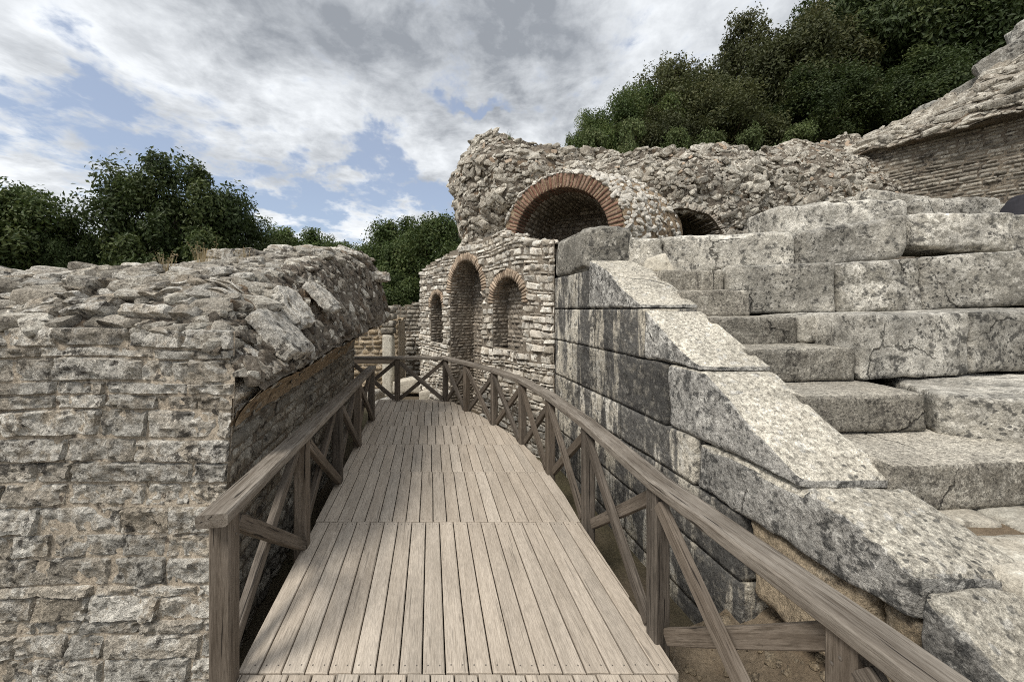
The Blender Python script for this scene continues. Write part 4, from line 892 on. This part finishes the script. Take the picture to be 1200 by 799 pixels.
# ------------------------------------------------------------------ background ruins between the two walls
def low_wall(name, label, cat, o, ud, L_, zt, seed, mats, ch=(0.09, 0.15), ln=(0.2, 0.45), thick=0.6, ragged=0.2, z0=-0.5):
    ud = nrm(np.array((ud[0], ud[1], 0.0))); n_ = np.array([ud[1], -ud[0], 0.0]); 
    if n_[1] > 0: n_ = -n_
    t = thing(name, (o[0]+ud[0]*L_/2, o[1]+ud[1]*L_/2, z0), label, cat)
    O = np.array([o[0], o[1], 0.0]); f = planef(O, ud, (0, 0, 1), n_)
    tp = lambda U: zt+ragged*fbm(np.stack([U*1.3, U*0+seed, U*0], -1), 1.0, 3, seed)
    mb = MB(); masonry(mb, f, 0, L_, z0, zt+ragged, ch=ch, ln=ln, D=(0.02, 0.06), gap=0.02, nx=6, ny=5, pw=4, seed=seed, clip=lambda U, V: V < tp(U), jit=0.15, rough=0.02)
    sheet(mb, f, 0, L_, z0, zt+ragged, 0.08, 0.02, mat=1, drop=lambda U, V: V > tp(U))
    def ft(U, V): P = O+U[..., None]*ud-V[..., None]*n_; P[..., 2] = tp(U)-0.03; return P, np.broadcast_to(np.array([0, 0, 1.0]), P.shape)
    sheet(mb, ft, 0, L_, 0, thick, 0.1, 0.04, mat=1)
    fb2 = planef(O-n_*thick, ud, (0, 0, 1), -n_); sheet(mb, fb2, 0, L_, z0, zt-ragged*0.3, 0.15, 0.03, mat=1)
    for e, s2 in ((0, -1), (L_, 1)):
        fe2 = planef(O+ud*e, -n_, (0, 0, 1), ud*s2); sheet(mb, fe2, 0, thick, z0, zt-ragged*0.3, 0.12, 0.03, mat=1)
    rs = np.random.RandomState(seed+1); n = int(60*L_); U = rs.uniform(0, L_, n); V = rs.uniform(0, thick, n); P, N = ft(U, V)
    rocks(mb, P, N, rs.uniform(0.04, 0.10, n), sub=2, sink=0.3, seed=seed+2, align=ud, long=(1.2, 2.0), flat=(0.4, 0.7))
    mb.build('stone_courses', mats, t); return t
low_wall('low_wall', 'low reddish brown ruined wall seen past the leaning vault stump', 'wall', (-4.8, 9.4), (1, 0.02), 1.95, 1.35, 801, ['tan', 'mortar'])
low_wall('low_wall', 'low coursed grey ruined wall between the stone pillar and the arched wall', 'wall', (-3.0, 10.6), (1, -0.05), 2.4, 1.05, 811, ['wallstone', 'gapdark'])
low_wall('low_wall', 'dark brown rubble wall rising furthest back under the trees', 'wall', (-4.0, 12.6), (1, 0.0), 3.6, 1.75, 821, ['sidestone', 'gapdark'], ragged=0.35)
pt = thing('stone_pillar', (-2.96, 9.0, -0.5), 'narrow pale upright stone pillar beyond the far railing', 'pillar')
mb = MB(); block(mb, hexa(-3.08, -2.84, 8.9, 9.12, -0.5, 1.02), r=0.02, res=0.06, amp=0.012, seed=830, wear=0.02); mb.build('shaft', ['flag'], pt)
mb = MB()
for k in range(4): block(mb, hexa(-3.13+0.02*k, -2.80, 8.88, 9.15, 1.02+k*0.17, 1.18+k*0.17), r=0.025, res=0.05, amp=0.015, seed=840+k, wear=0.02)
mb.build('capping_stone', ['sidestone'], pt)
FB = [(-2.35, 8.9, -0.35, 0.85, 0.5, 0.30, 'long pale fallen block below the stone pillar'), (-1.75, 8.3, -0.45, 0.55, 0.4, 0.28, 'squarish pale block fallen at the foot of the arched wall'), (-3.1, 8.0, -0.45, 0.5, 0.45, 0.25, 'grey block lying left of the far railing post'),
      (-2.6, 7.7, -0.45, 0.45, 0.35, 0.2, 'small flat block just outside the far railing')]
for k, (x_, y_, z_, a_, b_, c_, lab) in enumerate(FB):
    mb = MB(); block(mb, [(x_+(i-.5)*a_+0.1*(j), y_+(j-.5)*b_, z_+h*c_+0.12*(i)*h) for h in (0, 1) for j in (0, 1) for i in (0, 1)], r=0.03, res=0.05, amp=0.02, seed=850+k, wear=0.04)
    o = mb.build('fallen_block', ['flag' if k < 2 else 'wallstone'], None, origin=(x_, y_, z_)); tag(o, lab, 'stone block')

WD = [((-0.05, 7.35, 4.93), 'tuft of green weed on the rubble crest left of the brick arch top'), ((2.3, 7.2, 4.86), 'weed tuft on the rubble crest right of the brick arch top'), ((1.50, 1.72, 0.0), 'green weed growing in the earth beside the tan block under the right railing'),
      ((2.6, 2.84, 1.12), 'small dry weed in the corner between the third step and the second seat row'), ((-1.2, 7.75, -0.45), 'weeds at the foot of the arched wall beyond the deck'), ((3.1, 4.5, 2.40), 'dry weeds behind the fourth seat row')]
for i, (loc_, lab) in enumerate(WD):
    t = thing('weed', loc_, lab, 'weed', 'weeds rooted in the ruins'); o = blades(40, 0.16 if i != 3 else 0.08, 0.06, 360+i, lean=0.7).build('leaves', ['leaf_shrub' if i not in (3, 5) else 'straw'], None); o.parent = t

# ------------------------------------------------------------------ boardwalk
bw = thing('boardwalk', (-0.6, 3.0, 0.0), 'weathered wooden boardwalk curving away between the two ruins', 'boardwalk')
def clip_poly(poly, a, b, c):    # keep a*x+b*y<=c
    out = []
    for i in range(len(poly)):
        p, q_ = poly[i], poly[(i+1) % len(poly)]; dp = a*p[0]+b*p[1]-c; dq = a*q_[0]+b*q_[1]-c
        if dp <= 0: out.append(p)
        if (dp < 0 < dq) or (dq < 0 < dp): t = dp/(dp-dq); out.append((p[0]+(q_[0]-p[0])*t, p[1]+(q_[1]-p[1])*t))
    return out
POSTS_R = [(-1.17, 6.60), (-0.72, 5.95), (-0.25, 5.25), (0.125, 4.50), (0.375, 3.68), (0.565, 2.79), (0.715, 1.84), (0.92, 1.02), (1.12, 0.16), (1.32, -0.7)]
RE = np.array([(-1.15, 6.70), (-0.70, 6.02), (-0.24, 5.28), (0.13, 4.50), (0.36, 3.68), (0.53, 2.79), (0.70, 1.80), (0.78, 1.40), (0.86, 1.02), (1.06, 0.16), (1.30, -0.9)])
_u = RE[:7]; _cf = np.polyfit(_u[:, 1], _u[:, 0], 4); _ys = np.linspace(6.70, 2.85, 22)
RE = np.concatenate([np.stack([np.polyval(_cf, _ys), _ys], 1), np.array([(0.735, 1.655), (0.86, 1.02), (1.06, 0.16), (1.30, -0.9)])])
LE = lambda y: -1.20-0.232*(y-1.6)
dv = nrm(np.array([-0.216, 1.0])); nvv = np.array([dv[1], -dv[0]])
JO = [-0.9, -0.25, 0.45, 1.655, 2.84, 3.72, 4.48, 5.20, 5.92, 6.70]
mb = MB(); k = 0
for si in range(len(JO)-1):
    ya, yb = JO[si]+0.002, JO[si+1]-0.002; rs = np.random.RandomState(900+si); ph = rs.uniform(0, 0.1)
    ysub = [ya]+[y for y in RE[:, 1] if ya < y < yb]+[yb]
    for bi in range(-32, 34):
        q0 = bi*0.1015+ph; q1 = q0+0.0952; jy = rs.uniform(0, 0.0035)
        P4 = [nvv*q0-dv*8, nvv*q1-dv*8, nvv*q1+dv*14, nvv*q0+dv*14]; poly = [tuple(p) for p in P4]
        poly = clip_poly(poly, 0, -1, -(ya+jy)); poly = clip_poly(poly, 0, 1, yb-jy)
        if len(poly) < 3: continue
        poly = clip_poly(poly, -1, -0.232, 1.20-0.232*1.6)
        # the outer edge is convex: clip with each straight piece that spans this section
        for i in range(len(RE)-1):
            (x1, y1), (x0, y0) = RE[i], RE[i+1]
            if y1 < ya+0.02 or y0 > yb-0.02: continue
            a_, b_ = (y1-y0), -(x1-x0); poly = clip_poly(poly, a_, b_, a_*x0+b_*y0)
            if len(poly) < 3: break
        if len(poly) < 3: continue
        pp = np.array(poly); area = 0.5*abs(np.dot(pp[:, 0], np.roll(pp[:, 1], 1))-np.dot(pp[:, 1], np.roll(pp[:, 0], 1)))
        if area < 0.002: continue
        c = pp.mean(0); m_ = len(pp); zt = rs.uniform(-0.0015, 0.0015); tl_ = rs.uniform(-0.012, 0.012)
        def ring(inset, z):
            d = pp-c; L_ = np.linalg.norm(d, axis=1, keepdims=True); al = d@dv; ac = d@nvv
            al = al-np.sign(al)*np.minimum(np.abs(al), inset); ac = ac-np.sign(ac)*np.minimum(np.abs(ac), inset)
            w_ = c+al[:, None]*dv+ac[:, None]*nvv; return np.concatenate([w_, (z+tl_*ac)[:, None]], 1)
        V_ = np.concatenate([ring(0, -0.034), ring(0, -0.004+zt), ring(0.0035, 0.0+zt)])
        Q_ = []
        for lv in (0, 1):
            for i in range(m_): j = (i+1) % m_; Q_.append([lv*m_+i, lv*m_+j, (lv+1)*m_+j, (lv+1)*m_+i])
        T_ = [[2*m_, 2*m_+i, 2*m_+i+1] for i in range(1, m_-1)]
        g = np.stack([V_[:, :2]@dv, V_[:, :2]@nvv-q0, V_[:, 2]], 1)
        mb.add(V_, Q_, T_, rnd=rs.rand(3), guv=g)
        # two screw heads at each board end
        if JO[si+1] < 5.0 and JO[si] > 0:
            for yy_ in (ya+0.035, yb-0.035):
                for qq in (q0+0.022, q1-0.022):
                    s0 = (yy_-qq*nvv[1])/dv[1]; cc = dv*s0+nvv*qq
                    if cc[0] < LE(yy_)+0.02 or cc[0] > np.interp(yy_, RE[::-1, 1], RE[::-1, 0])-0.02: continue
                    an = np.linspace(0, 2*math.pi, 7)[:-1]; sv_ = np.stack([cc[0]+0.0036*np.cos(an), cc[1]+0.0036*np.sin(an), 0.0012+zt+0*an], 1)
                    mb.add(sv_, [], [[0, i, i+1] for i in range(1, 5)], mat=1)
mb.build('deck_boards', ['deck', 'screw'], bw, smooth=False)

def beam(mb, p0, p1, w_, h_, up=(0, 0, 1), ch=0.006, rnd=None, seed=0, nseg=1, warp=0.0):
    """square timber with eased edges; its grain runs along it"""
    p0, p1 = np.array(p0, float), np.array(p1, float); d = p1-p0; L_ = np.linalg.norm(d); d = d/L_
    s_ = nrm(np.cross(d, np.array(up, float))); u_ = np.cross(s_, d)
    rs = np.random.RandomState(seed); rnd = rs.rand(3) if rnd is None else rnd
    a, b = w_/2, h_/2; sec = [(-a+ch, -b), (a-ch, -b), (a, -b+ch), (a, b-ch), (a-ch, b), (-a+ch, b), (-a, b-ch), (-a, -b+ch)]
    V_ = []; G_ = []; nr = max(2, nseg+1)
    cc = rs.uniform(-1, 1, 2)*warp
    stations = [0.0, min(ch, L_*0.1)]+list(np.linspace(0, L_, nr+1)[1:-1])+[L_-min(ch, L_*0.1), L_]
    for i, t in enumerate(stations):
        k_ = 1.0 if 0 < i < len(stations)-1 else 0.90
        bo = math.sin(math.pi*t/L_)
        for (x_, y_) in sec: V_.append(p0+d*t+s_*(x_*k_+cc[0]*bo)+u_*(y_*k_+cc[1]*bo)); G_.append((t, x_, y_))
    n = len(stations); Q_ = []
    for i in range(n-1):
        for j in range(8): j2 = (j+1) % 8; Q_.append([i*8+j, i*8+j2, (i+1)*8+j2, (i+1)*8+j])
    T_ = [[0, j+1, j] for j in range(1, 7)]+[[(n-1)*8, (n-1)*8+j, (n-1)*8+j+1] for j in range(1, 7)]
    mb.add(V_, Q_, T_, rnd=rnd, guv=G_)
for j_, y_ in enumerate([0.2, 1.66, 2.84, 3.72, 4.48, 5.20, 5.92, 6.62]):
    mb = MB(); xa, xb = LE(y_)+0.05, np.interp(y_, RE[::-1, 1], RE[::-1, 0])-0.06; beam(mb, (xa, y_, -0.105), (xb, y_, -0.105), 0.08, 0.14, seed=j_); mb.build('joist', ['rail'], bw, smooth=False)
mb = MB(); beam(mb, (LE(-0.5)+0.25, -0.5, -0.25), (LE(6.6)+0.25, 6.6, -0.25), 0.10, 0.14, seed=77); mb.build('bearer', ['rail'], bw, smooth=False)
mb = MB(); beam(mb, (0.25, -0.5, -0.25), (-0.35, 4.4, -0.25), 0.10, 0.14, seed=78); mb.build('bearer', ['rail'], bw, smooth=False)

HT = 0.78
def sweep_rail(mb, pts, w_=0.115, h_=0.055, ztop=HT, seed=0):
    pts = [np.array(p, float) for p in pts]; n = len(pts); V_ = []; G_ = []; acc = 0; ch = 0.008
    a, b = w_/2, h_; sec = [(-a+ch, -b), (a-ch, -b), (a, -b+ch), (a, -ch), (a-ch, 0), (-a+ch, 0), (-a, -ch), (-a, -b+ch)]
    for i in range(n):
        d0 = nrm(pts[i]-pts[i-1]) if i else nrm(pts[1]-pts[0]); d1 = nrm(pts[i+1]-pts[i]) if i < n-1 else d0
        if i: acc += np.linalg.norm(pts[i]-pts[i-1])
        t_ = nrm(d0+d1); s_ = np.array([t_[1], -t_[0]])/max(0.35, float(np.dot(t_, d0)))
        for (x_, z_) in sec: V_.append((pts[i][0]+s_[0]*x_, pts[i][1]+s_[1]*x_, ztop+z_)); G_.append((acc, x_, z_))
    Q_ = []
    for i in range(n-1):
        for j in range(8): j2 = (j+1) % 8; Q_.append([i*8+j, (i+1)*8+j, (i+1)*8+j2, i*8+j2])
    T_ = [[0, j, j+1] for j in range(1, 7)]+[[(n-1)*8, (n-1)*8+j+1, (n-1)*8+j] for j in range(1, 7)]
    mb.add(V_, Q_, T_, rnd=np.random.RandomState(seed).rand(3), guv=G_)

def railing(name, label, posts, handrails, braces, skip_brace=()):
    t = thing(name, (posts[0][0], posts[0][1], 0.0), label, 'railing')
    for i, (x_, y_) in enumerate(posts):
        j = min(i, len(posts)-2); d = nrm(np.array(posts[j+1])-np.array(posts[j]))
        mb = MB(); beam(mb, (x_, y_, -0.30), (x_, y_, HT-0.055), 0.082, 0.082, up=(d[0], d[1], 0), seed=hash((name, i)) % 1000, ch=0.007)
        rs_ = np.random.RandomState(i+len(posts)); sd_ = np.array([d[1], -d[0], 0.0]); ds_ = np.array([d[0], d[1], 0.0])
        for (hz, sgn) in ((0.06, 1), (0.06, -1), (0.64, 1), (0.64, -1), (0.67, 1), (0.67, -1)):
            cc = np.array([x_, y_, hz+rs_.uniform(-0.01, 0.01)])+sd_*sgn*0.0425+ds_*rs_.uniform(-0.02, 0.02); an = np.linspace(0, 2*math.pi, 9)[:-1]
            rg = [cc+ds_*0.0055*math.cos(q_)+np.array([0, 0, 0.0055*math.sin(q_)]) for q_ in an]
            mb.add(rg+[cc+sd_*sgn*0.002], [], [[j_, (j_+1) % 8, 8] for j_ in range(8)], mat=1)
        mb.build('post', ['rail', 'screw'], t, smooth=False)
    for i, hr in enumerate(handrails):
        mb = MB(); sweep_rail(mb, hr, seed=i+len(posts)); mb.build('handrail', ['railtop'], t, smooth=False)
    for i in braces:
        p, q_ = np.array(posts[i]), np.array(posts[i+1]); d = nrm(q_-p); s_ = np.array([d[1], -d[0]])
        for kk in (0, 1):
            za, zb = (0.035, HT-0.105) if kk == 0 else (HT-0.105, 0.035); o_ = s_*(0.0215 if kk else -0.0215)
            a = np.array([*(p+d*0.045+o_), za]); b = np.array([*(q_-d*0.045+o_), zb]); mb = MB()
            beam(mb, a, b, 0.040, 0.066, seed=i*7+kk+len(posts)*3, ch=0.004, nseg=6, warp=0.004); mb.build('brace', ['rail'], t, smooth=False)
    return t
import zlib
hash = lambda o: zlib.crc32(repr(o).encode())
PL = [(-1.225, 1.60), (-1.42, 2.54), (-1.615, 3.48), (-1.82, 4.42), (-2.04, 5.45)]
def along(a, b, t): return (a[0]+(b[0]-a[0])*t, a[1]+(b[1]-a[1])*t)
railing('wooden_railing', 'brown timber railing along the left edge of the boardwalk, crossed braces between five posts', PL, [[along(PL[0], PL[1], -0.10), along(PL[0], PL[1], 0.0)]+PL[1:-1]+[along(PL[-2], PL[-1], 1.06)]], range(4))
PB = [(-2.86, 6.62), (-2.02, 6.62), (-1.17, 6.60)]
rt = railing('wooden_railing', 'long grey brown timber railing crossing the far end and curving back along the right edge', PB+POSTS_R[1:], [[PB[0], PB[1], PB[2]]+POSTS_R[1:]], range(0, 11))
mb = MB(); beam(mb, (-3.2, 7.3, 0.62), (-2.2, 7.25, 0.62), 0.10, 0.12, seed=5); o = mb.build('timber_beam', ['rail'], None, smooth=False, origin=(-2.7, 7.28, 0.56)); tag(o, 'dark horizontal timber beam just behind the far railing at its left end', 'beam')
o.location = (0, 0, 0); 
me = o.data; co = np.zeros(len(me.vertices)*3, np.float32); me.vertices.foreach_get('co', co); o.location = (-2.7, 7.28, 0.56)

# ------------------------------------------------------------------ trees
def leaves(mb, P, N, size, rs, rnd):
    n = len(P); Z = nrm(N+rs.normal(0, 0.55, (n, 3))); A = nrm(np.cross(Z, rs.normal(size=(n, 3)))); B = np.cross(Z, A)
    s = size*rs.uniform(0.6, 1.25, (n, 1)); fold = Z*s*0.18
    V = np.stack([P-A*s, P-B*s*0.48+fold, P+A*s, P+B*s*0.48+fold], 1)
    q = np.arange(n*4).reshape(n, 4); mb.add(V.reshape(-1, 3), q, rnd=np.repeat(rnd, 4, 0))
def tube(mb, pts, rad, seg=7):
    pts = np.array(pts, float); n = len(pts); an = np.linspace(0, 2*math.pi, seg+1)[:-1]; V_ = []
    for i in range(n):
        d = nrm(pts[min(i+1, n-1)]-pts[max(i-1, 0)]); a = nrm(np.cross(d, (0.3, 0.9, 0.1))); b = np.cross(d, a)
        for t in an: V_.append(pts[i]+(a*math.cos(t)+b*math.sin(t))*rad[i])
    Q_ = [[i*seg+j, i*seg+(j+1) % seg, (i+1)*seg+(j+1) % seg, (i+1)*seg+j] for i in range(n-1) for j in range(seg)]
    mb.add(V_, Q_)
def tree_proto(h, rx, seed, nl, ls, low=0.12, lobes=38, lobr=(0.20, 0.34), airy=0.0):
    """unit tree at the origin: returns (trunk mesh builder, crown mesh builder)"""
    rs = np.random.RandomState(seed); tk = MB(); cr = MB()
    lean = rs.uniform(-0.05, 0.05, 2)*h
    tp = [np.array([lean[0]*t, lean[1]*t, h*0.75*t-0.3*(t == 0)]) for t in np.linspace(0, 1, 7)]; r0 = 0.022*h+0.03
    tube(tk, tp, [r0*(1-0.8*t) for t in np.linspace(0, 1, 7)])
    zc = h*(1+low)/2; rz = h*(1-low)/2; C = []
    while len(C) < lobes:
        d = nrm(rs.normal(size=3)); k = rs.uniform(0.35, 0.86)
        wid = 1.0-0.35*max(0, d[2]); c = np.array([d[0]*rx*wid*k, d[1]*rx*wid*k, zc+d[2]*rz*k*0.92]); C.append(c)
    for c in C:
        if rs.rand() < 0.7:
            t = rs.uniform(0.2, 0.8); b = tp[0]+(tp[-1]-tp[0])*t; mid = (b+c)/2+np.array([0, 0, -0.04*h]); tube(tk, [b, mid, c], [r0*0.35*(1-t*0.5), r0*0.2, r0*0.05], 5)
        lr = rs.uniform(*lobr)*min(rx, rz)*1.15; n = int(nl/lobes*rs.uniform(0.7, 1.3)); lrnd = rs.rand(3)
        sub = nrm(rs.normal(size=(9, 3)))*lr*0.6                       # twig clumps inside the lobe
        pick = rs.randint(0, 9, n); d = nrm(rs.normal(size=(n, 3))); rad = lr*0.55*rs.uniform(0.3, 1.0+airy, n)[:, None]**0.6
        P = c+sub[pick]*rs.uniform(0.6, 1.15, (n, 1))+d*rad; P[:, 2] -= 0.02*h*0
        N = nrm((P-c)/lr*0.7+d*0.4+np.array([0, 0, 0.55]))
        rnd = np.clip(0.5*rs.rand(n, 3)+0.5*lrnd[None]+0.15*(sub[pick, 2:3]/lr), 0, 1)
        ok = P[:, 2] > 0.02*h; leaves(cr, P[ok], N[ok], ls, rs, rnd[ok])
    # stray sprigs at the outline
    pass
    return tk, cr
PROTO = {}
def get_proto(key, spec, leafm):
    if key in PROTO: return PROTO[key]
    tk, cr = tree_proto(*spec); a = tk.build('trunk', ['bark']); b = cr.build('crown', [leafm], smooth=False); PROTO[key] = [a, b, True]; return PROTO[key]
def place_tree(key, spec, leafm, loc, scale, rz, label, cat='tree', group=None, name='broadleaf_tree'):
    p = get_proto(key, spec, leafm); t = thing(name, loc, label, cat, group); t.scale = scale; t.rotation_euler = (0, 0, rz)
    if p[2]: tk, cr = p[0], p[1]; p[2] = False
    else: tk, cr = p[0].copy(), p[1].copy(); col.objects.link(tk); col.objects.link(cr)
    tk.parent = t; cr.parent = t; return t
SP = {'A': ((8.0, 4.0, 1001, 62000, 0.098, 0.05, 60, (0.16, 0.30)), 'leaf_dark'), 'B': ((8.0, 3.6, 1002, 58000, 0.096, 0.04, 56, (0.16, 0.30)), 'leaf_mid'), 'C': ((6.0, 2.6, 1003, 46000, 0.066, 0.03, 44), 'leaf_olive'), 'D': ((6.0, 2.6, 1004, 46000, 0.066, 0.03, 44), 'leaf_dark'),
      'E': ((2.0, 1.0, 1005, 5000, 0.045, 0.02, 16), 'leaf_shrub'), 'F': ((6.0, 2.6, 1006, 36000, 0.062, 0.05, 40, (0.15, 0.25), 0.5), 'leaf_olive'), 'G': ((6.0, 2.6, 1007, 40000, 0.060, 0.04, 44, (0.15, 0.26), 0.4), 'leaf_mid')}
TL = [  # px of the crown's middle, half width px, top y px, distance, kind, base z, label
 (-95, 95, 190, 17, 'A', -0.3, 'dark evergreen tree mostly beyond the left edge of the picture'),
 (0, 80, 186, 17, 'B', -0.3, 'mid green tree at the far left edge with a rounded top'),
 (84, 44, 245, 18, 'A', -0.3, 'dark tree left of the big dome shaped tree, its top sloping down to it'),
 (212, 78, 176, 20, 'A', -0.3, 'largest dark domed tree standing out against the sky above the left wall'),
 (140, 50, 262, 23, 'D2', -0.3, 'low dark tree filling the dip left of the big domed tree'),
 (300, 50, 252, 23, 'A', -0.3, 'dark tree hugging the right flank of the big domed tree'),
 (345, 52, 250, 26, 'B', -0.3, 'smaller green tree second to the right of the big domed tree'),
 (388, 46, 276, 29, 'A', -0.3, 'distant low tree at the lowest dip of the skyline'),
 (425, 46, 270, 27, 'B', -0.3, 'green tree rising right of the skyline dip'),
 (466, 52, 238, 22, 'B', -0.3, 'bushy green tree in the middle of the gap between the ruins'),
 (512, 56, 232, 18, 'B', -0.3, 'tall green tree against the left end of the rubble ruin'),
 (445, 60, 312, 16, 'A', -0.5, 'low dark tree crowding over the background ruins'),
 (560, 50, 262, 20, 'A', -0.3, 'dark tree almost hidden behind the rubble ruin')]
for i, (px, hw, ty_, d, key, zb, lab) in enumerate(TL):
    if key == 'D2': key = 'A'
    H = EYE+(363-ty_)/440*d-zb; Wd = hw/440*d; spec, lm = SP[key]; sx = Wd/spec[1]*1.2; sz_ = H/spec[0]*1.02
    place_tree(key, spec, lm, ((px-600)/440*d, d, zb), (sx, sx, sz_), i*1.9, lab, group='trees beyond the left wall')
TR = [(693, 30, 120, 12.2, 'G', 'small airy bright green tree at the left end of the hilltop wood'), (742, 55, 88, 13.0, 'G', 'light green tree second from the left on the hilltop'), (800, 60, 46, 13.6, 'C', 'olive green tree third from the left on the hilltop'),
      (868, 62, 10, 14.4, 'F', 'tallest airy olive green tree with sky showing through its crown'), (930, 70, 2, 13.6, 'C', 'olive tree in the middle of the hilltop wood'), (1000, 80, -60, 14.5, 'D', 'very dark tall tree behind where the rubble meets the coursed wall'),
      (1085, 90, -90, 13.5, 'D', 'dark tree towering over the big grey rocks'), (1185, 95, -80, 12.8, 'D', 'dark tree above the top right corner rocks'), (850, 60, 90, 12.2, 'C', 'low olive tree in front of the tall airy tree'),
      (1290, 110, -80, 13.5, 'D', 'dark tree outside the right edge of the picture'), (770, 50, 112, 11.8, 'C', 'low rounded tree just above the rubble crest'), (960, 60, 70, 12.0, 'D', 'low dark tree above the bend in the rubble crest'), (1075, 60, 50, 11.8, 'D', 'low dark tree left of the big grey rocks')]
for i, (px, hw, ty_, d, key, lab) in enumerate(TR):
    x_ = (px-600)/440*d; zb = float(hill_h(np.array(x_), np.array(d)))-0.15; H = EYE+(363-ty_)/440*d-zb; Wd = hw/440*d; spec, lm = SP[key]; sx = Wd/spec[1]*1.16
    place_tree(key, spec, lm, (x_, d, zb), (sx, sx, H/spec[0]*1.05), 0.7+i*2.3, lab, group='trees on the hilltop')
SH = [(735, 130, 10.2, 'grey green shrub on the rubble crest left of the others'), (790, 140, 10.0, 'small shrub between two larger ones on the rubble crest'), (838, 142, 10.0, 'pale feathery shrub above the half buried opening'), (885, 140, 10.2, 'green shrub on the rubble crest below the tall airy tree'), (935, 138, 10.6, 'rightmost shrub on the rubble crest'), (690, 142, 10.3, 'leftmost low shrub on the rubble crest')]
for i, (px, ty_, d, lab) in enumerate(SH):
    x_ = (px-600)/440*d; zb = float(hill_h(np.array(x_), np.array(d)))-0.1; H = EYE+(363-ty_)/440*d-zb; spec, lm = SP['E']
    place_tree('E', spec, lm, (x_, d, zb), (0.75, 0.75, H/2.0), i*1.3, lab, 'shrub', 'shrubs on the rubble crest', name='shrub')
